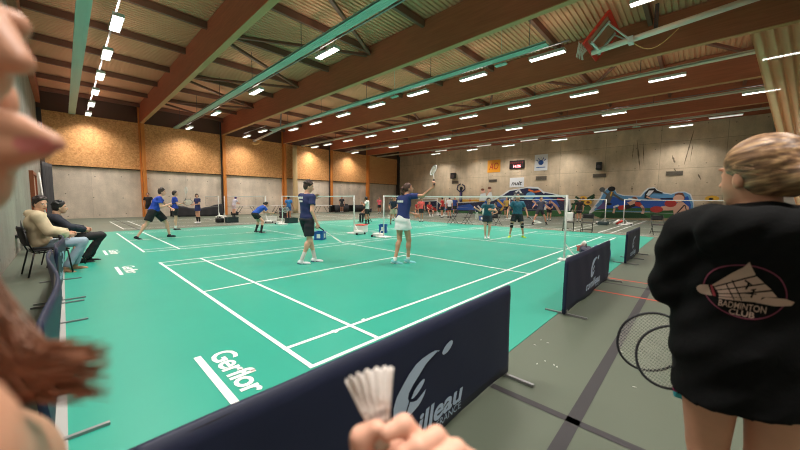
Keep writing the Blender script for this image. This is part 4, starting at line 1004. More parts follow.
def hair_sdf(c, F, z, style='short'):
    P = lambda x, y, q: c + F @ (V3(x, y, q) * z); s = Sdf(.015)
    s.ell(P(-.014, 0, .042), V3(.1, .084, .095) * z, F)
    if style in ('short', 'messy'): s.ell(P(-.03, 0, .0), V3(.085, .082, .09) * z, F)
    if style == 'messy':
        random.seed(int(c.z * 1e4))
        for k in range(26): a, e = random.uniform(0, 6.28), random.uniform(.1, 1.5); s.ell(P(-.014 + .09 * math.cos(a) * math.cos(e), .078 * math.sin(a) * math.cos(e), .05 + .085 * math.sin(e)), V3(.024, .024, .02) * z, F)
    if style in ('pony', 'bun', 'long'):
        s.ell(P(-.03, 0, .01), V3(.082, .08, .085) * z, F)
    if style == 'pony': s.chain([P(-.09, 0, .05), P(-.145, 0, .03), P(-.16, 0, -.06), P(-.13, 0, -.17)], [.03 * z, .032 * z, .03 * z, .01 * z])
    if style == 'bun': s.ell(P(-.12, 0, .06), V3(.045, .05, .045) * z, F)
    if style == 'long':
        for y in (-1, 1): s.chain([P(-.03, y * .06, 0), P(-.03, y * .07, -.1), P(-.02, y * .07, -.2)], [.04 * z, .04 * z, .02 * z])
    n = F @ V3(.8, 0, -.6); s.cut(P(.066, 0, .07), n)
    return s
CLOTH = {}
def cloth(rgb, name=None):
    k = tuple(rgb)
    if k not in CLOTH: CLOTH[k] = mat('fabric_%d_%d_%d' % k, rgb, .8, var=.06, vscale=12, bump=.25, bscale=18)
    return CLOTH[k]
def fold(amp=.004, f=26, seed=0):
    r = np.random.RandomState(abs(int(seed))); ks = r.normal(size=(4, 3)) * f; ph = r.uniform(0, 6, 4)
    return lambda P: amp * sum(np.sin(P @ ks[i] + ph[i]) for i in range(4)) / 2
def person(loc, rz, label, J={}, h=1.75, vox=.012, skin='mid', hair=(60, 42, 34), style='short', shirt=(30, 60, 130), shorts=(26, 26, 30), shoes=(30, 30, 34), socks=(225, 225, 225),
           sole=(230, 230, 230), look=(1, 0, 0), female=False, fat=1.0, sleeve=.55, leg=.62, skirt=False, long=False, hands=True, sockh=.3, group=None, grip='', handdir={}, hood=False, jacket=0.0, curl=.7, name='person', seatz=None):
    z = h / 1.75
    j = {k: Vector(v) for k, v in BASE.items()}
    j.update({k: Vector(v) for k, v in J.items()}); j = {k: v * z for k, v in j.items()}
    r = empty(name, loc, R(rz), label=label, cat='person', group=group)
    u = (j['neck'] - j['pelvis']).normalized(); l = (j['shL'] - j['shR']).normalized(); f = l.cross(u).normalized(); l = u.cross(f)
    T = Matrix((f, l, u)).transposed(); hl = (j['hipL'] - j['hipR']).normalized(); up2 = (u + V3(0, 0, 1)).normalized(); hf = hl.cross(up2).normalized(); HT = Matrix((hf, hl, hf.cross(hl))).transposed()
    F = frame(look); hc = j['head']; g = (.92 if female else 1.0) * z
    s = Sdf(.03 * z)
    s.ell(j['pelvis'], V3(.105 * fat, (.16 if female else .15) * fat, .115) * z, HT)
    s.ell(j['pelvis'].lerp(j['chest'], .5), V3(.092 * fat, .128 * fat * (.93 if female else 1), .17) * z, T, k=.05 * z)
    s.ell(j['chest'] + u * .02, V3(.108 * fat, .158 * g / z * fat, .18) * z, T, k=.05 * z)
    s.cap(j['shL'] - l * .01, j['shR'] + l * .01, .055 * g, .055 * g, k=.06 * z)
    s.cap(j['neck'] - u * .05, hc - F @ V3(.01, 0, .03), .062 * g, .052 * g, k=.03 * z)
    for S in 'LR':
        s.cap(j['sh' + S], j['el' + S], .047 * g * fat, .037 * g, k=.03 * z); s.cap(j['el' + S], j['wr' + S], .037 * g, .025 * g, k=.012)
        s.cap(j['hip' + S], j['kn' + S], .086 * z * fat, .054 * z, k=.035 * z); s.cap(j['kn' + S], j['an' + S], .05 * z, .034 * z, k=.014)
        m = j['kn' + S].lerp(j['an' + S], .28); s.ell(m - (hf * .018 * z), V3(.05, .047, .1) * z, k=.02)
    hs = Sdf(.012 * z)
    head_parts(hs, hc, F, g * 1.02, female, fat if fat > 1.1 else 1)
    hs.cap(hc - F @ V3(.015, 0, .03), hc.lerp(j['neck'], .6), .052 * g, .054 * g, k=.02)
    parts = [s.mesh(vox), hs.mesh(min(vox, .0075))]
    hd = {}
    for S in 'LR':
        d = Vector(handdir.get(S, j['wr' + S] - j['el' + S])).normalized(); sg = 1 if S == 'L' else -1
        n = -l * sg; n = n - d * n.dot(d); n = n if n.length > .2 else f
        sd = n.cross(d) * sg * -1
        parts.append(hand_sdf(j['wr' + S] + d * .005, d, n, sd if sd.length > .1 else f, 0, z, curl=2.0 if S in grip else curl, grip=S in grip).mesh(.0055 if vox < .015 else .007))
        hd[S] = (j['wr' + S] + d * .075 * z, d, n)
    pf = head_paint(hc, F, g * 1.02)
    sdf_obj('body', parts, [skinmat(skin), M_eye, M_iris, M_lip], r, paint=pf)
    # shirt
    th = .013 + jacket; s = Sdf(.03 * z)
    s.ell(j['pelvis'] + u * (.02), V3(.108 * fat + th, (.155) * fat + th, .115) * z, HT); s.ell(j['pelvis'].lerp(j['chest'], .5), V3(.1 * fat + th, .135 * fat + th, .18) * z, T, k=.06); s.ell(j['chest'] + u * .02, V3(.108 * fat + th, .158 * g / z * fat + th, .185) * z, T, k=.05)
    s.cap(j['shL'] - l * .01, j['shR'] + l * .01, .056 * g + th, None, k=.06); s.cap(j['neck'] - u * .08, j['neck'] + u * (.0), .066 * z + th * .6, .062 * z + th * .4, flat=(False, True), k=.03)
    for S in 'LR':
        if sleeve <= 1: s.cap(j['sh' + S], j['sh' + S].lerp(j['el' + S], sleeve), .05 * g * fat + th, .05 * g * fat + th * 1.15, flat=(False, True), k=.02)
        else: s.cap(j['sh' + S], j['el' + S], .05 * g * fat + th, .044 * g + th, k=.02); s.cap(j['el' + S], j['el' + S].lerp(j['wr' + S], sleeve - 1), .044 * g + th, .034 * g + th, flat=(False, True), k=.015)
    hem = j['pelvis'] - u * .055 * z; s.cut(hem, -u)
    if hood: s.chain([j['neck'] + l * .07 * z - f * .03, j['neck'] - f * .09 * z, j['neck'] - l * .07 * z - f * .03], [.045 * z, .06 * z, .045 * z]); s.chain([j['neck'] + l * .075 * z, j['neck'] + f * .07 * z - u * .03, j['neck'] - l * .075 * z], [.04 * z, .035 * z, .04 * z])
    sh = sdf_obj('hoodie' if hood else ('shirt' if sleeve <= 1 else 'jacket'), [s.mesh(vox, warp=fold(.004, 22, int(loc[0] * 7)))], cloth(shirt), r)
    # shorts / skirt / trousers
    s = Sdf(.02 * z); s.ell(j['pelvis'] - V3(0, 0, .02), V3(.112 * fat + .014, .158 * fat + .014, .11) * z, HT)
    for S in 'LR':
        if long: s.cap(j['hip' + S], j['kn' + S], .094 * z * fat, .072 * z); s.cap(j['kn' + S], j['kn' + S].lerp(j['an' + S], .97), .07 * z, .062 * z, flat=(False, True))
        else:
            s.cap(j['hip' + S], j['hip' + S].lerp(j['kn' + S], leg), .1 * z * fat, (.094 if not skirt else .11) * z * fat, flat=(False, True))
    if skirt:
        m = (j['hipL'] + j['hipR']) / 2; e = m.lerp((j['knL'] + j['knR']) / 2, leg); s.cap(m + u * .05, e, .14 * z, .165 * z, flat=(False, True), k=.03)
    s.cut(j['pelvis'] + u * .07 * z, u)
    sdf_obj('skirt' if skirt else ('trousers' if long else 'shorts'), [s.mesh(vox, warp=fold(.004, 22, 5))], cloth(shorts), r)
    # shoes and socks
    for S in 'LR':
        a = j['an' + S]; t = j.get('toe' + S); ft = hf if t is None else (t - a); ft = V3(ft.x, ft.y, ft.z if t is not None else 0).normalized(); q = ft.cross(V3(0, 0, 1)).normalized() if abs(ft.z) < .9 else l; up_ = q.cross(ft)
        Fm = Matrix((ft, -q, up_)).transposed(); base = a - up_ * .055 * z
        s = Sdf(.02); s.ell(base + ft * .11 * z - up_ * .002, V3(.09, .043, .034) * z, Fm); s.ell(base + ft * -.02 * z + up_ * .008, V3(.06, .037, .045) * z, Fm); s.cap(base, a + up_ * .01, .04 * z, .042 * z, flat=(False, True)); s.cut(base - up_ * .029 * z, -up_)
        so = sdf_obj('shoe', [s.mesh(max(.008, vox * .7))], cloth(shoes), r)
        s = Sdf(.01); s.ell(base + ft * .11 * z, V3(.096, .047, .05) * z, Fm); s.ell(base - ft * .02 * z, V3(.066, .041, .05) * z, Fm); s.cut(base - up_ * .012 * z, up_); s.cut(base - up_ * .031 * z, -up_)
        sdf_obj('sole', [s.mesh(max(.008, vox * .6))], cloth(sole), so)
        if socks and not long:
            s = Sdf(.01); k = j['kn' + S]; s.cap(a - (k - a).normalized() * .01, a.lerp(k, sockh), .041 * z, (.043 if sockh < .5 else .055) * z, flat=(False, True)); sdf_obj('sock', [s.mesh(max(.009, vox * .8))], cloth(socks), r)
    if style: sdf_obj('hair', [hair_sdf(hc, F, g * 1.03, style).mesh(min(vox, .009), warp=fold(.003, 90, 2))], mat('hair_%d_%d_%d' % tuple(hair), hair, .55, var=.3, vscale=30, stretch=(1, 4, 4)), r)
    r['_j'] = 0; del r['_j']
    return r, j, hd
def world(r, p): return Vector(r.location) + Matrix.Rotation(r.rotation_euler.z, 3, 'Z') @ Vector(p)
def wdir(r, p): return Matrix.Rotation(r.rotation_euler.z, 3, 'Z') @ Vector(p)
M_frameb = mat('racket_frame_black', (26, 28, 34), .35); M_framew = mat('racket_frame_white', (222, 222, 220), .35); M_string = mat('racket_string', (206, 206, 196), .5)
def racket(grip_pos, d, nrm, label, fm=None, strings=True, group=None, sr=.0012, gripc=(40, 40, 44), nst=22, thin=1.0, fm2=None, off=.06):
    """grip_pos = where the hand holds; d = direction from butt to head"""
    d = Vector(d).normalized(); nrm = Vector(nrm); nrm = (nrm - d * nrm.dot(d)).normalized(); sd = d.cross(nrm); g = Vector(grip_pos) - d * off
    r = empty('badminton_racket', g, label=label, cat='racket', group=group); fm = fm or M_frameb
    P = lambda a, b_, c_=0: d * a + sd * b_ + nrm * c_
    b = MB(); b.tube([P(0, 0), P(.01, 0), P(.2, 0), P(.215, 0)], [.016, .015, .0135, .009], n=10); b.build('handle', mat('grip_%d' % gripc[0], gripc, .8), r)
    b = MB(); b.tube([P(.2, 0), P(.425, 0)], .0042 * thin, n=8); b.build('shaft', fm2 or fm, r)
    hc = .425 + .135; A, B = .137, .11
    b = MB(); pts = []
    for i in range(41):
        t = 2 * math.pi * i / 40; e = 1 + .03 * math.cos(2 * t) ** 2; pts.append(P(hc - A * math.cos(t), B * math.sin(t) * e))
    b.tube(pts, .0055 * thin, n=8, caps=False); b.build('frame', fm, r)
    if strings:
        b = MB()
        for i in range(1, nst):
            v = -1 + 2 * i / nst; L = A * math.sqrt(1 - v * v) * .99; b.tube([P(hc - L, B * v, .0007), P(hc + L, B * v, .0007)], sr, n=4, caps=False)
            L = B * math.sqrt(1 - v * v); b.tube([P(hc + A * v, -L), P(hc + A * v, L)], sr, n=4, caps=False)
        b.build('strings', M_string, r)
    return r
def back_print(parent, n, c, T, wd, ht, m=M_white):
    """row of small white printed blocks across a shirt back"""
    b = MB(); f, l, u = T.col
    for i in range(n):
        k = (i + .5) / n - .5; p = Vector(c) - l * (k * wd); w_ = wd / n * (.75 if i % 2 else .6)
        b.poly([p - l * w_ / 2 - u * ht / 2, p + l * w_ / 2 - u * ht / 2, p + l * w_ / 2 + u * ht / 2, p - l * w_ / 2 + u * ht * (.5 if i % 2 else .3)], 0, f * .003)
    return b.build('shirt_print', m, parent)

# --- players on the near court
p1, j, hd = person((2.27, 3.9, .007), 4, 'player in navy shirt and dark shorts seen from behind, hand at his chin, racket hanging', h=1.77, vox=.009, skin='light', hair=(62, 44, 38), style='messy', look=(.78, -.55, -.2),
    shirt=(36, 44, 92), shorts=(30, 32, 42), shoes=(228, 228, 232), sole=(44, 54, 110), socks=(214, 206, 204), sockh=.42, leg=.78, fat=1.08, grip='R',
    J=dict(shL=(0, .2, 1.43), shR=(0, -.205, 1.42), elR=(-.06, -.265, 1.13), wrR=(.03, -.31, .87), elL=(.14, .17, 1.15), wrL=(.21, .03, 1.38), head=(.05, -.01, 1.64), anR=(-.16, -.02, .085), knR=(-.02, -.1, .5), anL=(.17, -.02, .085), knL=(.12, .06, .5), toeR=(.05, -.15, .05), toeL=(.4, -.12, .05)), handdir=dict(L=(.3, -.45, .8)))
T_ = frame((1, 0, 0))
back_print(p1, 7, V3(-.147, .015, 1.42), T_, .19, .045); back_print(p1, 5, V3(-.145, .0, 1.345), T_, .12, .04)
g = world(p1, hd['R'][0]); racket(g, wdir(p1, (.36, -.78, -.5)), (0, .4, 1), 'white strung racket hanging from the hand of the player in navy', fm=M_framew, sr=.002, nst=14)
p2, j, hd = person((3.74, 2.44, .007), -3, 'woman in navy shirt and white skirt reaching her racket high above her head', h=1.78, vox=.009, skin='mid', hair=(84, 54, 46), style='pony', look=(.8, -.55, .2), female=True,
    shirt=(38, 52, 110), shorts=(238, 238, 240), skirt=True, leg=.42, shoes=(130, 200, 206), sole=(240, 240, 240), socks=(235, 235, 235), sockh=.12, grip='R',
    J=dict(chest=(.03, -.02, 1.27), neck=(.06, -.05, 1.46), head=(.09, -.075, 1.61), shR=(.04, -.23, 1.45), elR=(.16, -.44, 1.46), wrR=(.22, -.66, 1.64), shL=(.05, .14, 1.4), elL=(.16, .2, 1.15), wrL=(.3, -.05, 1.06),
           anR=(.12, -.06, .085), knR=(.12, -.08, .49), anL=(-.16, .06, .085), knL=(-.0, .09, .5), toeR=(.3, -.2, .04), toeL=(.02, -.1, .04)), handdir=dict(R=(.1, -.15, 1)))
back_print(p2, 6, V3(-.1, -.02, 1.36), frame((.99, -.05, -.05)), .2, .045); back_print(p2, 4, V3(-.098, -.02, 1.2), frame((.99, 0, 0)), .12, .07) if False else None
g = world(p2, hd['R'][0]); racket(g, (.62, .52, .62), (-.5, .55, .62), 'pale racket held straight up by the woman in the white skirt', fm=M_framew, sr=.002, nst=12, thin=1.5)
p3, j, hd = person((9.25, 3.32, .007), 215, 'woman in teal shirt and dark skirt leaning forward on the far side of the net', h=1.62, skin='light', hair=(44, 32, 30), style='bun', look=(1, .1, -.1), female=True,
    shirt=(34, 92, 112), shorts=(28, 44, 58), skirt=True, leg=.5, shoes=(236, 232, 232), socks=(226, 226, 226), sockh=.1, grip='R', skirt_=None) if False else person((9.25, 3.32, .007), 215, 'woman in teal shirt and dark skirt leaning forward on the far side of the net', h=1.62, skin='light', hair=(44, 32, 30), style='bun', look=(1, .1, -.1), female=True,
    shirt=(34, 92, 112), shorts=(28, 44, 58), skirt=True, leg=.5, shoes=(236, 232, 232), socks=(226, 226, 226), sockh=.1, grip='R',
    J=dict(pelvis=(-.06, 0, .9), chest=(.06, 0, 1.18), neck=(.14, 0, 1.35), head=(.2, 0, 1.5), shL=(.13, .18, 1.31), shR=(.13, -.18, 1.31), elL=(.28, .27, 1.12), wrL=(.42, .1, 1.16), elR=(.25, -.32, 1.1), wrR=(.38, -.5, 1.2),
           hipL=(-.05, .09, .87), hipR=(-.05, -.09, .87), knL=(.06, .09, .48), anL=(-.05, .06, .085), knR=(.04, -.08, .48), anR=(-.02, -.06, .085)))
g = world(p3, hd['R'][0]); racket(g, wdir(p3, (.8, .1, -.5)), (0, 1, .6), 'racket held in front of the woman in the teal shirt', fm=M_framew, sr=.002, nst=12)
p4, j, hd = person((10.5, 2.75, .007), 216, 'stocky man in teal shirt with black knee supports and lime shoes, legs apart', h=1.62, skin='mid', hair=(120, 84, 66), style='short', look=(1, 0, .05), fat=1.22,
    shirt=(30, 100, 124), shorts=(26, 34, 44), shoes=(206, 222, 60), sole=(214, 226, 90), socks=(215, 210, 205), sockh=.12, grip='L',
    J=dict(anL=(0, .27, .085), knL=(.03, .2, .5), anR=(0, -.27, .085), knR=(.03, -.2, .5), elL=(-.02, .35, 1.14), wrL=(.12, .38, .92), elR=(-.02, -.36, 1.14), wrR=(.12, -.42, .93), toeL=(.15, .36, .05), toeR=(.15, -.36, .05)))
z_ = 1.62 / 1.75
for S in (1, -1):
    s = Sdf(.01); s.cap(V3(.033, S * .196, .6) * z_, V3(.02, S * .215, .4) * z_, .064, .056, flat=(True, True)); sdf_obj('knee_support', [s.mesh(.01)], cloth((20, 20, 24)), p4)
g = world(p4, hd['L'][0]); racket(g, wdir(p4, (.6, .3, -.2)), (0, 0, 1), 'racket in the hand of the stocky man in the teal shirt', fm=M_framew, sr=.002, nst=12)

# --- second court
p5, j, hd = person((.82, 11.3, .007), -8, 'lunging player in bright blue shirt and black shorts with black shoes, on the second court', h=1.77, skin='light', hair=(62, 48, 44), style='messy', look=(1, -.1, -.05),
    shirt=(36, 70, 176), shorts=(24, 24, 28), shoes=(26, 30, 44), sole=(26, 28, 34), socks=None, leg=.76, fat=1.25, grip='R',
    J=dict(pelvis=(-.04, 0, .93), chest=(.06, 0, 1.2), neck=(.14, 0, 1.4), head=(.21, 0, 1.56), shL=(.12, .19, 1.35), shR=(.12, -.19, 1.35), elR=(.15, -.25, 1.06), wrR=(.38, -.14, 1.14), elL=(.3, .25, 1.14), wrL=(.45, .12, 1.0),
           hipL=(.02, .1, .9), hipR=(-.08, -.1, .9), knL=(.3, .13, .5), anL=(.36, .12, .085), knR=(-.25, -.16, .5), anR=(-.5, -.2, .1), toeR=(-.32, -.22, .02)))
g = world(p5, hd['R'][0]); racket(g, wdir(p5, (.85, .1, .1)), (0, 1, 0), 'racket held out by the lunging player in bright blue', fm=M_frameb, sr=.002, nst=12)
p5b, j, hd = person((1.95, 14.1, 0), -10, 'team mate in blue shirt partly hidden behind the lunging player', h=1.68, skin='light', hair=(50, 38, 34), style='short', shirt=(36, 64, 166), shorts=(26, 26, 30), grip='R',
    J=dict(elR=(.1, -.26, 1.14), wrR=(.3, -.3, 1.24), elL=(.08, .24, 1.15), wrL=(.28, .16, 1.2)))
g = world(p5b, hd['R'][0]); racket(g, wdir(p5b, (.1, -.1, 1)), (.9, .2, 0), 'pale racket raised by the team mate behind the lunging player', fm=M_framew, sr=.002, nst=8, thin=1.2)
p6, j, hd = person((4.15, 10.75, .007), 0, 'crouching player in blue shirt and black shorts with black knee socks, waiting at the net', h=1.66, skin='light', hair=(30, 26, 28), style='bun', look=(.95, -.2, .0), female=True,
    shirt=(40, 88, 190), shorts=(26, 28, 30), shoes=(30, 30, 36), socks=(24, 24, 28), sockh=.62, leg=.5, grip='R',
    J=dict(pelvis=(-.22, 0, .82), chest=(-.0, 0, 1.0), neck=(.17, 0, 1.12), head=(.3, 0, 1.2), shL=(.13, .17, 1.08), shR=(.13, -.17, 1.08), elL=(.28, .22, .86), wrL=(.46, .1, .82), elR=(.26, -.24, .86), wrR=(.46, -.2, .84),
           hipL=(-.2, .1, .78), hipR=(-.2, -.1, .78), knL=(.02, .2, .48), anL=(-.1, .22, .085), knR=(.02, -.22, .48), anR=(-.08, -.26, .085)))
g = world(p6, hd['R'][0]); racket(g, wdir(p6, (.9, -.2, .25)), (0, 1, 0), 'racket held low by the crouching player in blue', fm=M_framew, sr=.002, nst=12)
person((3.78, 18.0, 0), 200, 'girl in navy dress and black knee socks standing beyond the second court', h=1.62, vox=.015, skin='light', hair=(54, 38, 36), style='long', female=True, look=(.5, .8, -.2),
    shirt=(38, 46, 92), shorts=(38, 50, 104), skirt=True, leg=.45, shoes=(235, 232, 235), socks=(22, 22, 26), sockh=.7, J=dict(elL=(.06, .22, 1.14), wrL=(.28, .12, 1.12), elR=(.06, -.22, 1.14), wrR=(.28, -.1, 1.1)))
# --- people along the long wall and on the far courts
far = []
person((2.55, 24.4, 0), 250, 'person in black by the first orange timber pillar', h=1.68, vox=.018, skin='mid', hair=(30, 26, 26), shirt=(34, 30, 32), shorts=(30, 28, 30), shoes=(225, 225, 225))
person((7.35, 22.9, 0), 20, 'child in white and blue top bending over at the pale table', h=1.6, vox=.018, skin='light', hair=(70, 60, 120), shirt=(210, 206, 222), shorts=(214, 190, 196), socks=(26, 26, 30), sockh=.5, shoes=(40, 44, 60), style='long',
    J=dict(chest=(.08, 0, 1.24), neck=(.16, 0, 1.4), head=(.22, 0, 1.54), shL=(.14, .17, 1.36), shR=(.14, -.17, 1.36), elL=(.26, .2, 1.14), wrL=(.45, .1, 1.1), elR=(.26, -.2, 1.14), wrR=(.45, -.1, 1.1)))
person((9.02, 17.75, 0), 50, 'far player in a sky blue bib seen from behind', h=1.56, vox=.016, skin='tan', hair=(30, 30, 34), shirt=(54, 130, 206), shorts=(40, 84, 150), shoes=(36, 36, 44), socks=(200, 190, 186), sockh=.2, J=dict(elR=(.0, -.25, 1.12), wrR=(.1, -.33, .9)))
p7, j, hd = person((10.3, 11.2, .007), 120, 'player in white shirt and black shorts with black socks across the second court net', h=1.56, vox=.014, skin='tan', hair=(28, 24, 24), shirt=(222, 220, 216), shorts=(26, 26, 28), shoes=(60, 60, 66), socks=(26, 26, 30), sockh=.5,
    J=dict(anL=(0, .24, .085), knL=(.03, .2, .5), anR=(0, -.26, .085), knR=(.03, -.22, .5), elL=(.1, .34, 1.16), wrL=(.22, .28, 1.3), elR=(.05, -.32, 1.18), wrR=(.25, -.3, 1.26), neck=(.06, 0, 1.46), head=(.1, 0, 1.6)))
p8, j, hd = person((11.3, 10.1, .007), 215, 'player in dark navy shirt and khaki shorts bending towards the net', h=1.58, vox=.013, skin='tan', hair=(60, 46, 40), shirt=(28, 40, 62), shorts=(196, 182, 160), shoes=(50, 50, 60), socks=None, grip='R', fat=1.1,
    J=dict(chest=(.06, 0, 1.24), neck=(.12, 0, 1.44), head=(.18, 0, 1.58), shL=(.12, .19, 1.39), shR=(.12, -.19, 1.39), elL=(.2, .26, 1.14), wrL=(.36, .12, 1.04), elR=(.18, -.28, 1.12), wrR=(.36, -.2, .98), anL=(0, .2, .085), knL=(.08, .16, .5), anR=(0, -.2, .085), knR=(.08, -.16, .5)))
g = world(p8, hd['R'][0]); racket(g, wdir(p8, (.6, 0, -.7)), (0, 1, 0), 'racket pointed down by the player in dark navy', fm=mat('racket_tan', (170, 140, 100), .4), sr=.003, nst=10)
SEAT = dict(pelvis=(-.08, 0, .54), chest=(-.09, 0, .86), neck=(-.08, 0, 1.07), head=(-.04, 0, 1.22), shL=(-.08, .185, 1.01), shR=(-.08, -.185, 1.01), elL=(.0, .24, .76), wrL=(.22, .15, .68), elR=(.0, -.24, .76), wrR=(.22, -.15, .68),
    hipL=(-.02, .09, .52), hipR=(-.02, -.09, .52), knL=(.4, .12, .52), knR=(.4, -.12, .52), anL=(.42, .12, .085), anR=(.42, -.12, .085))
person((11.35, 12.5, 0), 180, 'spectator in black seated near the long wall with a white cloth on the knees', h=1.66, vox=.015, skin='tan', hair=(28, 24, 24), shirt=(30, 30, 34), shorts=(28, 28, 32), long=True, J=SEAT)
person((17.9, 23.9, 0), 230, 'spectator in dark clothes standing between the two draped tables', h=1.66, vox=.02, skin='tan', hair=(26, 22, 22), shirt=(34, 34, 40), shorts=(60, 48, 50))
person((15.45, 6.15, 0), 150, 'person seated on a folding chair holding a white bag', h=1.66, vox=.015, skin='mid', hair=(28, 24, 26), shirt=(34, 32, 36), shorts=(26, 26, 30), long=True, J=SEAT)
b_ = bag('tote_bag', 15.1, 6.5, .6, .42, .3, .36, M_wp, 'white bag on the lap of the person seated on the folding chair', strap=False)
p9, j, hd = person((17.7, 4.45, 0), 225, 'far player in grey shirt and black shorts, feet wide apart, at the sunflowers', h=1.7, vox=.016, skin='mid', hair=(34, 28, 28), shirt=(74, 74, 96), shorts=(30, 30, 38), shoes=(30, 30, 34), socks=(34, 34, 40), sockh=.3,
    J=dict(anL=(0, .42, .085), knL=(.06, .28, .5), anR=(0, -.42, .085), knR=(.06, -.28, .5), elL=(.02, .32, 1.2), wrL=(.14, .46, 1.06), elR=(.02, -.34, 1.2), wrR=(.14, -.48, 1.1), pelvis=(0, 0, .92), hipL=(0, .09, .88), hipR=(0, -.09, .88), chest=(.03, 0, 1.22), neck=(.06, 0, 1.42), head=(.1, 0, 1.57), shL=(.05, .185, 1.37), shR=(.05, -.185, 1.37)))
person((18.9, 11.6, 0), 60, 'spectator in white shirt with red sleeves standing behind folding chairs', h=1.66, vox=.016, skin='mid', hair=(36, 30, 30), shirt=(228, 224, 226), shorts=(34, 34, 38), shoes=(40, 40, 44), socks=(30, 30, 30))
person((19.2, 12.5, 0), 100, 'spectator in red shirt beside the one in the white shirt', h=1.62, vox=.018, skin='mid', hair=(40, 30, 28), shirt=(190, 46, 50), shorts=(40, 40, 46))
person((20.3, 14.6, 0), 240, 'player in red shirt seated low, nearer the white net posts', h=1.62, vox=.018, skin='mid', hair=(34, 28, 28), shirt=(186, 48, 50), shorts=(26, 26, 30), shoes=(225, 225, 225), J=dict(SEAT, knL=(.34, .25, .5), knR=(.34, -.25, .5)))
person((20.6, 16.2, 0), 215, 'player in red shirt crouching farther from the white net posts', h=1.6, vox=.018, skin='mid', hair=(34, 28, 28), shirt=(196, 52, 58), shorts=(60, 30, 34), shoes=(220, 220, 220), J=dict(SEAT, knL=(.34, .2, .5), knR=(.34, -.2, .5)))
for x, y, rz, l in ((20.3, 14.6, 240, 'low black stool under the seated red player'), (20.6, 16.2, 215, 'low black stool under the crouching red player')):
    r = empty('stool', (x, y, 0), R(rz), label=l, cat='stool'); b = MB(); b.box((-.06, 0, .4), (.36, .36, .05), bev=.01); b.build('seat', M_seatb, r)
    for sx in (-1, 1):
        for sy in (-1, 1): b = MB(); b.tube([(-.06 + sx * .17, sy * .17, .005), (-.06 + sx * .13, sy * .13, .38)], .014, n=6); b.build('leg', M_chairf, r)
person((19.6, 20.2, 0), 235, 'spectator in pink top near the corner of the hall', h=1.6, vox=.02, skin='tan', hair=(28, 24, 24), shirt=(214, 92, 104), shorts=(40, 40, 46))
person((13.6, 12.3, 0), 250, 'bystander in pale pink shirt behind the second court posts', h=1.52, vox=.016, skin='mid', hair=(30, 26, 26), shirt=(214, 170, 168), shorts=(60, 56, 60))
person((14.3, 10.6, 0), 240, 'bystander in coral shirt hidden behind the woman in the white skirt', h=1.52, vox=.016, skin='tan', hair=(30, 26, 26), shirt=(226, 92, 88), shorts=(44, 44, 50))
person((21.9, 13.1, 0), 230, 'spectator in blue shirt in front of the blue mural part', h=1.66, vox=.02, skin='mid', hair=(40, 34, 34), shirt=(44, 72, 150), shorts=(34, 34, 40))
person((22.6, 10.4, 0), 240, 'spectator in blue and black leaning beside the yellow flowers', h=1.62, vox=.02, skin='mid', hair=(40, 34, 34), shirt=(50, 100, 176), shorts=(24, 24, 30), style='short', J=dict(neck=(.1, -.06, 1.44), head=(.15, -.1, 1.58)))
person((24.0, 9.4, 0), 190, 'person in yellow shirt standing before the mural', h=1.66, vox=.02, skin='mid', hair=(160, 120, 70), shirt=(222, 186, 90), shorts=(30, 30, 36))
person((24.0, 8.75, 0), 190, 'person in bright red shirt next to the yellow shirted one', h=1.6, vox=.02, skin='mid', hair=(50, 38, 34), shirt=(206, 50, 54), shorts=(30, 30, 36))
person((22.6, 3.6, 0), 180, 'spectator in black top in front of the painted sunflowers', h=1.6, vox=.02, skin='mid', hair=(26, 24, 24), shirt=(30, 30, 32), shorts=(26, 26, 28), shoes=(30, 30, 30))
person((21.9, 5.3, 0), 200, 'player in dark blue crouching at the edge of the sunflowers', h=1.58, vox=.02, skin='mid', hair=(26, 24, 24), shirt=(40, 52, 110), shorts=(26, 26, 34), shoes=(30, 30, 30), J=dict(neck=(.16, 0, 1.36), head=(.24, 0, 1.48), shL=(.14, .18, 1.3), shR=(.14, -.18, 1.3), elL=(.25, .2, 1.05), wrL=(.42, .1, 1.0), elR=(.25, -.2, 1.05), wrR=(.42, -.1, 1.0)))
# --- seated men on the near side
S1 = dict(pelvis=(-.1, 0, .56), chest=(-.15, 0, .88), neck=(-.13, 0, 1.1), head=(-.08, 0, 1.26), shL=(-.13, .185, 1.04), shR=(-.13, -.185, 1.04), elL=(-.02, .26, .78), wrL=(.24, .08, .72), elR=(-.02, -.27, .78), wrR=(.22, -.1, .7),
    hipL=(-.02, .09, .54), hipR=(-.02, -.09, .54), knL=(.44, .12, .54), knR=(.4, -.1, .54), anL=(.3, .12, .085), anR=(.16, -.14, .085), toeL=(.5, .05, .06), toeR=(.3, -.3, .04))
q1, j, hd = person((-1.53, 6.35, 0), 5, 'seated man in cream fleece jacket and pale jeans with tan shoes, looking round', h=1.76, vox=.01, skin='light', hair=(48, 36, 34), style='messy', look=(.55, -.83, -.12), shirt=(216, 196, 164), sleeve=1.92, jacket=.03, shorts=(150, 168, 186), long=True, shoes=(176, 138, 104), sole=(214, 190, 160), hood=True, J=S1)
q2, j, hd = person((-1.28, 7.25, 0), 8, 'seated man in dark jacket and black trousers looking across the courts', h=1.76, vox=.01, skin='light', hair=(30, 26, 28), style='messy', look=(.98, -.15, .0), shirt=(38, 42, 56), sleeve=1.94, jacket=.016, shorts=(28, 28, 32), long=True, shoes=(24, 24, 26), sole=(24, 24, 26),
    J=dict(S1, knL=(.5, .1, .56), knR=(.48, -.1, .56), anL=(.3, .1, .085), anR=(.18, -.08, .085), toeL=(.5, .1, .05), toeR=(.35, -.1, .05), head=(-.1, 0, 1.17), neck=(-.2, 0, 1.02), chest=(-.18, 0, .82), shL=(-.19, .185, .96), shR=(-.19, -.185, .96)))

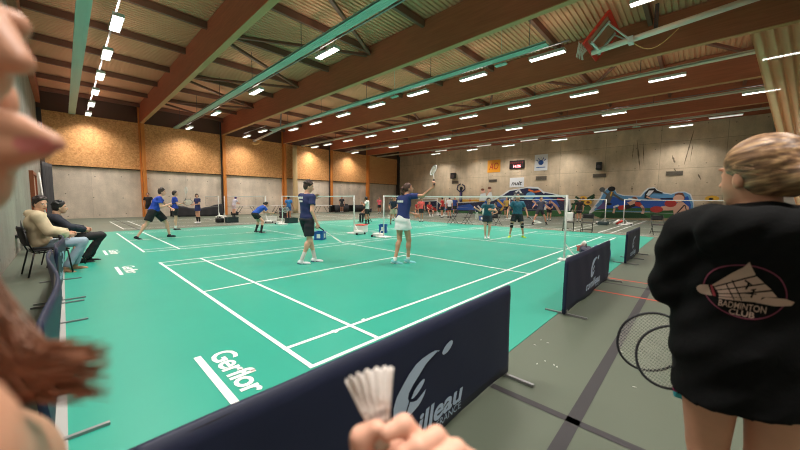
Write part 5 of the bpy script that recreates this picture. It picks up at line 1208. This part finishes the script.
# --- woman in the black club hoodie (close, seen from behind)
HZ = 8
wl = at(752, 300, 1.10); wl.z = 0; M_hood = mat('black_hoodie_fabric', (12, 13, 15), .9, bump=.3, bscale=26, spec=.2)
WJ = dict(pelvis=(0, 0, .9), chest=(-.0, 0, 1.2), neck=(-.0, .0, 1.375), head=(.02, .01, 1.50), shL=(0, .18, 1.31), shR=(0, -.19, 1.31), elL=(.03, .21, 1.08), wrL=(.26, .0, .98), elR=(.0, -.32, 1.13), wrR=(.27, -.16, 1.04),
     hipL=(0, .09, .9), hipR=(0, -.09, .9), knL=(.02, .075, .49), knR=(.03, -.085, .49), anL=(-.03, .08, .085), anR=(-.02, -.1, .085))
r = empty('person', wl, R(HZ), label='blond woman seen from behind in black hoodie with a shuttlecock club print', cat='person')
j = {k: Vector(v) for k, v in WJ.items()}; I3 = Matrix.Identity(3)
lk = R(38); F = frame((math.cos(lk), math.sin(lk), .02)); hc = j['head']
s = Sdf(.03); s.ell(j['pelvis'], (.12, .165, .13)); s.ell((0, 0, 1.05), (.1, .13, .18), k=.05); s.ell((0, 0, 1.22), (.11, .15, .17), k=.05); s.cap(j['shL'], j['shR'], .05, k=.05)
s.cap(j['neck'] - V3(0, 0, .05), hc - V3(.01, 0, .04), .058, .05)
for S in 'LR':
    s.cap(j['sh' + S], j['el' + S], .047, .037, k=.02); s.cap(j['el' + S], j['wr' + S], .037, .025, k=.012)
    s.cap(j['hip' + S], j['kn' + S], .1, .06, k=.02); s.cap(j['kn' + S], j['an' + S], .052, .034, k=.02); s.ell(j['kn' + S].lerp(j['an' + S], .3) - V3(.02, 0, 0), (.056, .052, .12), k=.03)
    s.ell(j['kn' + S] + V3(-.035, 0, .05), (.02, .012, .05), k=.01, sub=True)
hs = Sdf(.012); head_parts(hs, hc, F, 1.02, fat=1.12); hs.cap(hc - V3(.01, 0, .04), j['neck'], .05, .054, k=.025)
parts = [s.mesh(.009), hs.mesh(.004)]
for S, sg in (('L', 1), ('R', -1)):
    d = (j['wr' + S] - j['el' + S]).normalized(); parts.append(hand_sdf(j['wr' + S], d, V3(-.1, -sg, -.2), V3(0, 0, 1), 0, 1.0, curl=1.9, grip=True).mesh(.004))
sdf_obj('body', parts, [skinmat('mid'), M_eye, M_iris, M_lip], r)
# hair: swept back into a low loose bun
def blond():
    m = D.materials.new('blond_hair'); m.use_nodes = True; nt = m.node_tree; N = nt.nodes; b = N['Principled BSDF']; b.inputs['Roughness'].default_value = .42
    tc = N.new('ShaderNodeTexCoord'); mpn = N.new('ShaderNodeMapping'); mpn.inputs['Scale'].default_value = (7, 45, 75); m0 = N.new('ShaderNodeMapping'); m0.inputs['Rotation'].default_value = (0, R(-14), R(-38)); nt.links.new(tc.outputs['Object'], m0.inputs[0])
    nt.links.new(m0.outputs[0], mpn.inputs[0]); n = N.new('ShaderNodeTexNoise'); n.inputs['Scale'].default_value = 1.2; n.inputs['Detail'].default_value = 6; nt.links.new(mpn.outputs[0], n.inputs['Vector'])
    rp = N.new('ShaderNodeValToRGB'); e = rp.color_ramp.elements; e[0].position = .32; e[0].color = lin((84, 60, 44)) + (1,); e[1].position = .68; e[1].color = lin((206, 166, 122)) + (1,)
    x = e.new(.5); x.color = lin((142, 106, 76)) + (1,)
    nt.links.new(n.outputs['Fac'], rp.inputs[0]); nt.links.new(rp.outputs[0], b.inputs['Base Color'])
    bp = N.new('ShaderNodeBump'); bp.inputs['Strength'].default_value = .35; bp.inputs['Distance'].default_value = .002; nt.links.new(n.outputs['Fac'], bp.inputs['Height']); nt.links.new(bp.outputs[0], b.inputs['Normal'])
    return m
P = lambda x, y, q: hc + F @ V3(x, y, q)
s = Sdf(.02); s.ell(P(-.02, 0, .047), (.11, .094, .094), F); s.ell(P(-.045, 0, -.0), (.085, .08, .085), F); s.ell(P(-.14, 0, -.01), (.055, .05, .042), F); s.cap(P(-.09, 0, .02), P(-.13, 0, -.005), .06, .045)
s.cap(P(-.06, 0, -.03), P(-.1, 0, -.02), .05, .045); s.cut(P(.07, 0, .05), F @ V3(.78, 0, -.5)); s.cut(P(-.03, 0, -.062), F @ V3(.15, 0, -1))
hu = Sdf(.01)
sdf_obj('hair', [s.mesh(.004, warp=lambda Q: .0006 * np.sin(((Q - np.array(hc)) @ np.array(F))[..., 2] * 160 + ((Q - np.array(hc)) @ np.array(F))[..., 0] * 70) + .0003 * np.sin(((Q - np.array(hc)) @ np.array(F))[..., 2] * 310))], blond(), r)
M_strand = mat('blond_strand', (178, 136, 98), .45)
b = MB(); random.seed(11)
for k in range(60):
    yy = random.uniform(-.085, .085); zz = random.uniform(-.05, .1)
    a = P(.02 + random.uniform(-.02, .02), yy * 1.03, .03 + zz * .8); ph = math.atan2(zz + .03, abs(yy) + 1e-3)
    pts = []
    for t in (0, .25, .5, .75, 1):
        x = .045 - .19 * t; q = V3(x + .02, 0, 0); rr = math.sqrt(max(0, 1 - ((x + .02) / .11) ** 2)) if t < .8 else .45
        pts.append(P(x, rr * .094 * math.copysign(math.cos(ph), yy), -.0 + (1 - t) * .045 + rr * .094 * math.sin(ph) * (1 - .25 * t) + random.uniform(-.003, .003)))
    b.tube(pts, .0009, n=4, caps=False)
b.build('hair_strands', M_strand, D.objects[r.name].children[-1])
# hoodie
s = Sdf(.035)
s.ell((.0, 0, 1.19), (.15, .205, .2), k=.06); s.ell((-.0, 0, .97), (.155, .21, .26), k=.07); s.cap((0, .005, .9), (-.005, -.0, .6), .185, .2, flat=(False, True), k=.06)
s.cap(j['shL'] + V3(-.0, -.03, -.005), j['shR'] + V3(0, .03, -.005), .07, k=.07)
s.cap(j['neck'] + V3(-.03, 0, -.08), j['neck'] + V3(0, 0, -.03), .1, .075, k=.05)
for S, sg in (('L', 1), ('R', -1)):
    s.cap(j['sh' + S] + V3(0, 0, -.02), j['el' + S], .08, .068, k=.05); s.cap(j['el' + S], j['el' + S].lerp(j['wr' + S], .95), .068, .046, flat=(False, True), k=.03)
# hood lying on the shoulders
Z0 = -.04
s.chain([V3(.09, .09, 1.40 + Z0), V3(-.02, .13, 1.385 + Z0), V3(-.11, .09, 1.375 + Z0), V3(-.13, 0, 1.365 + Z0), V3(-.11, -.09, 1.375 + Z0), V3(-.02, -.13, 1.385 + Z0), V3(.09, -.09, 1.40 + Z0)], [.03, .045, .055, .06, .055, .045, .03], k=.035)
s.ell((-.125, 0, 1.325 + Z0), (.05, .18, .085), k=.05)
s.cut((0, 0, .735), (0, -.2, -1))
def hw(Q):
    z_, y_ = Q[..., 2] + .045, Q[..., 1]
    low = np.clip((1.02 - z_) / .3, 0, 1)
    return .006 * np.sin(z_ * 30 + y_ * 14) * np.exp(-((z_ - .93) / .12) ** 2) + .004 * np.sin(y_ * 30 + z_ * 9) * low + .006 * np.sin(z_ * 24 - y_ * 26) * np.exp(-((z_ - 1.28) / .07) ** 2) + .003 * np.sin(z_ * 55 + y_ * 60)
hoodie = sdf_obj('hoodie', [s.mesh(.008, warp=hw)], M_hood, r)
s = Sdf(.02); s.ell((0, 0, .83), (.13, .175, .12)); 
for S in 'LR': s.cap(j['hip' + S], j['hip' + S].lerp(j['kn' + S], .45), .115, .105, flat=(False, True))
s.cut((0, 0, .92), (0, 0, 1)); sdf_obj('shorts', [s.mesh(.01)], cloth((22, 22, 26)), r)
for S in 'LR':
    a = j['an' + S]; s = Sdf(.02); base = a - V3(0, 0, .055); s.ell(base + V3(.11, 0, 0), (.09, .043, .036)); s.ell(base + V3(-.02, 0, .01), (.06, .038, .045)); s.cap(base, a + V3(0, 0, .01), .04, .042, flat=(False, True)); s.cut(base - V3(0, 0, .029), (0, 0, -1)); sdf_obj('shoe', [s.mesh(.008)], cloth((225, 225, 228)), r)
    s = Sdf(.01); s.cap(a - V3(0, 0, .01), a.lerp(j['kn' + S], .25), .041, .043, flat=(False, True)); sdf_obj('sock', [s.mesh(.009)], cloth((30, 30, 34)), r)
woman = r
# print on the back, laid on the cloth by casting each point forward onto it
bpy.context.view_layer.update()
from mathutils.bvhtree import BVHTree
bv = BVHTree.FromPolygons([v.co.copy() for v in hoodie.data.vertices], [tuple(p.vertices) for p in hoodie.data.polygons])
def onback(y, z_, lift=.0022):
    hit = bv.ray_cast(V3(-1.0, y, z_), V3(1, 0, 0)); x = hit[0].x if hit[0] else -.16
    return V3(x - lift, y, z_)
PC = (.055, 1.127); PS = .7   # print centre (y, z); +u is to the viewer's right = -y
def decal(name, pts, fs, m, lift=.0022, parent=None):
    o, f = subdiv(pts, fs); b = MB(); b.add([onback(PC[0] - p.x * PS * .95, PC[1] + p.y * PS * 1.25, lift) for p in o], f); return b.build(name, m, parent or hoodie, fix=False)
M_prt = mat('print_tan', (190, 160, 146), .7); M_ring = mat('print_ring', (122, 48, 74), .7); M_prd = mat('print_red', (150, 50, 60), .7)
# ring
ring = []; n = 60
for i in range(n): a = 2 * math.pi * i / n; ring.append((.135 * math.cos(a), .1 * math.sin(a))); ring.append((.1305 * math.cos(a), .0955 * math.sin(a)))
decal('print_ring', ring, [(2 * i, (2 * i + 2) % (2 * n), (2 * i + 3) % (2 * n), 2 * i + 1) for i in range(n)], M_ring)
def quad(*p): return list(p)
pp = []; ff = []
def addp(pts): n0 = len(pp); pp.extend(pts); ff.append(list(range(n0, n0 + len(pts))))
# cork bottom-left, feathers fanning to upper right
cork = [(-.128 + .028 * math.cos(a), -.02 + .02 * math.sin(a)) for a in [math.radians(t) for t in range(100, 300, 20)]] + [(-.1, -.038), (-.118, .002)]
addp(cork)
for (a0, a1, b0, b1) in [((-.105, .004), (-.098, -.0), (.0, .1), (.03, .064)), ((-.096, -.004), (-.088, -.012), (.034, .06), (.058, .04)), ((-.086, -.015), (-.08, -.024), (.062, .036), (.085, .018)), ((-.08, -.027), (-.078, -.034), (.088, .012), (.105, -.006)), ((-.078, -.037), (-.08, -.042), (.06, -.012), (.05, -.034))]:
    addp([a0, a1, b1, b0])
addp([(-.02, .074), (.0, .112), (.03, .066), (.012, .055)]); addp([(.04, -.036), (.07, -.012), (.13, -.008), (.158, -.016), (.15, -.03), (.1, -.038)])
decal('print_shuttlecock', pp, ff, M_prt, .0026)
pp = []; ff = []; addp([(-.112, .003), (-.104, .004), (-.088, -.036), (-.098, -.038)]); decal('print_band', pp, ff, M_prd, .0034)
pp = []; ff = []
for (a, c_, w_) in (((-.06, .02), (-.03, -.036), .004), ((-.04, .034), (-.005, -.034), .004), ((.0, .04), (.022, .026), .006), ((.012, .03), (.004, .008), .006), ((.02, .008), (.036, .014), .005), ((.03, .012), (.024, -.02), .006), ((.0, -.006), (.04, -.004), .004)):
    d = Vector((c_[0] - a[0], c_[1] - a[1])).normalized(); nn = Vector((-d.y, d.x)) * w_ / 2; addp([(a[0] + nn.x, a[1] + nn.y), (c_[0] + nn.x, c_[1] + nn.y), (c_[0] - nn.x, c_[1] - nn.y), (a[0] - nn.x, a[1] - nn.y)])
decal('print_strokes', pp, ff, M_hood, .0036)
for (t, w_, h_, cy) in (('BADMINTON', .155, .024, -.057), ('CLUB', .08, .021, -.082)):
    tv, tf = text_mesh(t, offset=.012, shear=.12); xs = [v.x for v in tv]; ys = [v.y for v in tv]; mx, my = (min(xs) + max(xs)) / 2, (min(ys) + max(ys)) / 2; kx, ky = w_ / (max(xs) - min(xs)), h_ / (max(ys) - min(ys))
    decal('lettering', [((v.x - mx) * kx - .002, (v.y - my) * ky + cy) for v in tv], tf, M_prt, .0026)
# rackets in her left hand, hanging beside her
def racket_at(head, butt, nrm, label, **k):
    head = Vector(head); butt = Vector(butt); d = (head - butt).normalized(); return racket(head - d * .56, d, nrm, label, off=0, **k)
h1 = at(650, 341, 1.42); h2 = at(671, 356, 1.32)
hand_w = world(r, j['wrL'] + V3(.05, -.02, 0))
v1 = (CAM_C - h1).normalized()
M_silv = mat('racket_frame_silver', (196, 200, 206), .3, metal=.3)
racket_at(h1, h1 + (world(r, V3(.26, .1, .99)) - h1).normalized() * .6, v1 + V3(.0, 0, .25), 'silver and black racket held low, its head further from the woman in the hoodie', fm=M_frameb, fm2=M_silv, sr=.0006, nst=24)
racket_at(h2, h2 + (world(r, V3(.24, .06, .98)) - h2).normalized() * .6, (CAM_C - h2).normalized() + V3(0, .1, .2), 'black racket held low, its head half covered by the hoodie hem', fm=M_frameb, sr=.0006, nst=24)
# bright towel peeping out under the hem
b = MB(); q = world(r, V3(.05, .19, .62))
for i, c in enumerate(((44, 44, 96), (150, 30, 96), (60, 176, 190))):
    b.box((0, 0, .07 - i * .022), (.035, .042 - .006 * i, .022), i, bev=.004)
o = b.build('grip_pouch', [cloth((44, 44, 96)), cloth((170, 36, 104)), cloth((60, 176, 190))], woman); o.location = V3(.03, .165, .625)

# --- shuttlecock raised in front of the camera, and the hand that holds it
dep = .385
tip = at(381, 437, dep + .01); mouth = at(371.5, 384, dep + .046); ax = (mouth - tip).normalized()
r = empty('shuttlecock', tip, label='white feather shuttlecock held up in front of the navy banner', cat='shuttlecock')
Mx = frame(ax, (0.3, .2, .9)); Mz = Matrix((Mx.col[1], Mx.col[2], Mx.col[0])).transposed()
M_feather = mat('feather_white', (252, 244, 240), .75, bump=.4, bscale=400)
b = MB(); b.lathe((0, 0, 0), [(.0005, -.014), (.008, -.012), (.0125, -.005), (.013, .004), (.0128, .012)], 0, 20, Mz); b.build('cork', mat('cork_white', (230, 220, 205), .6), r)
b = MB(); n = 16
for i in range(n):
    a = 2 * math.pi * i / n; a2 = a + .12
    def Q(ang, t, e=0): rr = .0115 + (.0325 - .0115) * t + e; return Mz @ V3(rr * math.cos(ang), rr * math.sin(ang), .01 + .062 * t)
    b.tube([Q(a, 0), Q(a, 1)], [.0011, .0005], n=5)
    wv_ = .25; vs = []; 
    prof = [(.3, .08), (.45, .2), (.7, .26), (.88, .27), (.97, .2), (1.04, .04)]
    for t, wd in prof: vs.append(Q(a - wd, t, -.0008)); vs.append(Q(a, t, .0009)); vs.append(Q(a + wd, t, .0014))
    fs = []
    for k in range(len(prof) - 1): q = k * 3; fs += [(q, q + 1, q + 4, q + 3), (q + 1, q + 2, q + 5, q + 4)]
    b.add(vs, fs, 0, True)
f_ = b.build('feathers', M_feather, r, fix=False); so = f_.modifiers.new('t', 'SOLIDIFY'); so.thickness = .0006
b = MB()
for t in (.12, .3): b.tube([Mz @ V3((.0125 + .021 * t) * math.cos(a), (.0125 + .021 * t) * math.sin(a), .01 + .062 * t) for a in [2 * math.pi * i / 24 for i in range(25)]], .0006, n=4, caps=False)
b.build('thread', M_feather, r)
# hand: fingers pinch the cork, forearm drops out of the frame towards the camera
M_sk2 = mat('skin_hand', (242, 184, 160), .5, var=.04, vscale=40); A = lambda x, y, d=0: at(x, y, dep + d)
s = Sdf(.006)
s.ell(A(408, 468, .005), (.042, .04, .026), frame(CAM_R @ V3(1, -.25, 0), CAM_R @ V3(0, 1, 0)), k=.012)
s.chain([A(450, 478, .02), A(425, 447, .015), A(404, 425, -.003), A(387, 433, -.012)], [.014, .0125, .0115, .0095], k=.006)   # index finger, knuckle up
s.chain([A(462, 486, .018), A(450, 452, .012), A(436, 437, .0), A(418, 447, -.02), A(402, 455, -.024)], [.0135, .0122, .0122, .011, .0092], k=.005)   # middle
s.chain([A(478, 492, .018), A(472, 462, .006), A(456, 450, -.008), A(436, 462, -.026)], [.0125, .012, .0115, .0095], k=.005)
s.chain([A(490, 500, .01), A(484, 478, -.004), A(466, 470, -.014), A(448, 480, -.026)], [.0115, .0105, .0098, .008], k=.004)
s.chain([A(380, 486, -.002), A(362, 462, .006), A(362, 438, .006), A(376, 429, .003)], [.018, .0155, .0135, .0112], k=.008)   # thumb
s.cap(A(410, 490, .0), A(430, 620, -.1), .03, .034, k=.02); s.cap(A(430, 620, -.1), A(440, 760, -.16), .034, .045, k=.02)
hand = sdf_obj('hand', [s.mesh(.0022)], [M_sk2, mat('finger_nail', (238, 196, 180), .3)], None, paint=lambda c: np.where(np.linalg.norm(c - np.array(A(372, 427, .012)), axis=1) < .007, 1, 0))
tag(hand, 'hand pinching the cork of the shuttlecock, forearm reaching up from below', 'hand')

# --- friend at the very edge of the frame, close to the lens
fr = empty('person', (-1.47, -1.84, 0), 0, label='blurred person with long brown hair at the frame edge, very close to the lens', cat='person')
W2L = lambda p: p - fr.location
K = lambda x, y, d=.27: W2L(at(x, y, d)); px = .27 / CAM_F
FF = frame(CAM_R @ V3(1, .0, 0), CAM_R @ V3(0, 1, 0))
s = Sdf(.01)
s.ell(K(-185, 40), V3(.1, .078, .115), FF, k=.02); s.ell(K(-140, 115), V3(.085, .064, .1), FF, k=.03); s.ell(K(-110, 190), V3(.05, .045, .03), FF, k=.03)
s.cap(K(-52, -5), K(19, 62), .03, .0105, k=.015); s.cap(K(-70, 20), K(-30, 72), .034, .024, k=.02)
s.cap(K(-58, 118), K(14, 130), .034, .010, k=.012); s.cap(K(-12, 152), K(42, 152), .02, .0065, k=.006); s.cap(K(10, 124), K(55, 143), .012, .0075, k=.006)
s.cap(K(-50, 160), K(-34, 186), .036, .026, k=.02)
for q in (-1, 1):
    e = K(-22, 0) + FF @ V3(0, q * .033, 0); s.ell(e, (.02, .016, .014), FF, k=.012, sub=True); s.ell(e - FF @ V3(.012, 0, 0), (.014, .014, .014), FF, k=.002); s.ell(K(-115, 70) + FF @ V3(0, q * .078, 0), (.018, .01, .03), FF, k=.004)
nk = K(-190, 330, .25); s.cap(K(-185, 180, .26), nk, .055, .06, k=.03)
head = s.mesh(.0045)
b2 = Sdf(.04); c0 = K(-190, 420, .25); b2.cap(K(-230, 560, .12), K(-55, 500, .25), .06, .06, k=.05); tz = c0.z
b2.ell((c0.x - .02, c0.y, tz - .26), (.15, .15, .22)); b2.ell((c0.x - .02, c0.y, tz - .45), (.15, .15, .2))
gx, gy = c0.x - .02, c0.y
for q in (-1, 1):
    b2.cap((gx, gy + q * .08, .82), (gx, gy + q * .09, .45), .085, .055); b2.cap((gx, gy + q * .09, .45), (gx, gy + q * .09, .05), .05, .04); b2.ell((gx + .06, gy + q * .09, .035), (.12, .045, .035))
sh1 = K(-45, 505, .25); b2.cap(sh1, sh1 + V3(-.06, .02, -.3), .05, .04); b2.cap(K(-230, 500, .12), K(-230, 500, .12) + V3(-.05, -.02, -.3), .05, .04)
lipc = np.array(K(42, 146)); 
def fp(c):
    d = np.linalg.norm((c - lipc) / np.array([.018, .018, .007]), axis=1); return np.where(d < 1, 1, 0)
M_sk3 = skinmat('mid'); sdf_obj('body', [head, b2.mesh(.012)], [M_sk3, mat('lips_rose', (204, 122, 118), .45)], fr, paint=fp)
s = Sdf(.03); s.ell((gx, gy, tz - .28), (.165, .17, .19)); s.ell((gx, gy, tz - .46), (.165, .17, .2)); 
s.cut((0, 0, tz - .16), (0, 0, 1)); sdf_obj('shirt', [s.mesh(.012)], cloth((60, 60, 70)), fr)
s = Sdf(.03); s.ell((gx, gy, .85), (.165, .17, .14))
for q in (-1, 1): s.cap((gx, gy + q * .08, .82), (gx, gy + q * .09, .09), .1, .065, flat=(False, True))
sdf_obj('trousers', [s.mesh(.012)], cloth((40, 46, 66)), fr)
# brown hair: cap on the head and long strands swinging forward
M_bh = mat('brown_hair', (98, 64, 46), .5, var=.35, vscale=60, stretch=(1, 1, 5)); M_bh2 = mat('brown_hair_strand', (126, 82, 58), .45)
s = Sdf(.02); s.ell(K(-200, 30), (.108, .09, .122), FF); s.cut(K(-110, 20), FF @ V3(.8, 0, -.6)); s.chain([K(-150, 120, .26), K(-100, 240, .26), K(-70, 330, .25), K(-16, 368, .25)], [.07, .06, .05, .026])
s.chain([K(-70, 320, .25), K(-20, 358, .24), K(30, 374, .24)], [.035, .024, .01]); hr = sdf_obj('hair', [s.mesh(.006)], M_bh, fr)
b = MB(); random.seed(5)
for k in range(420):
    y0 = random.uniform(130, 320); y1 = random.uniform(345, 398); xe = random.uniform(25, 114) if k % 3 else random.uniform(0, 60); dd = random.uniform(-.02, .02)
    xm = -40 + random.uniform(-14, 40); pts = [K(-90 + random.uniform(-10, 20), y0, .26 + dd), K(xm, (y0 + y1) / 2 + 30, .255 + dd), K((xm + xe) / 2 + 4, y1 + random.uniform(-6, 10), .25 + dd), K(xe, y1 + random.uniform(-10, 6), .25 + dd)]
    out = []
    for a in range(3):
        for t in (0, .5): out.append(pts[a].lerp(pts[a + 1], t))
    out.append(pts[3]); b.tube(out, [.0012] * 6 + [.0003], n=4, caps=False)
b.build('hair_strands', M_bh2, hr)
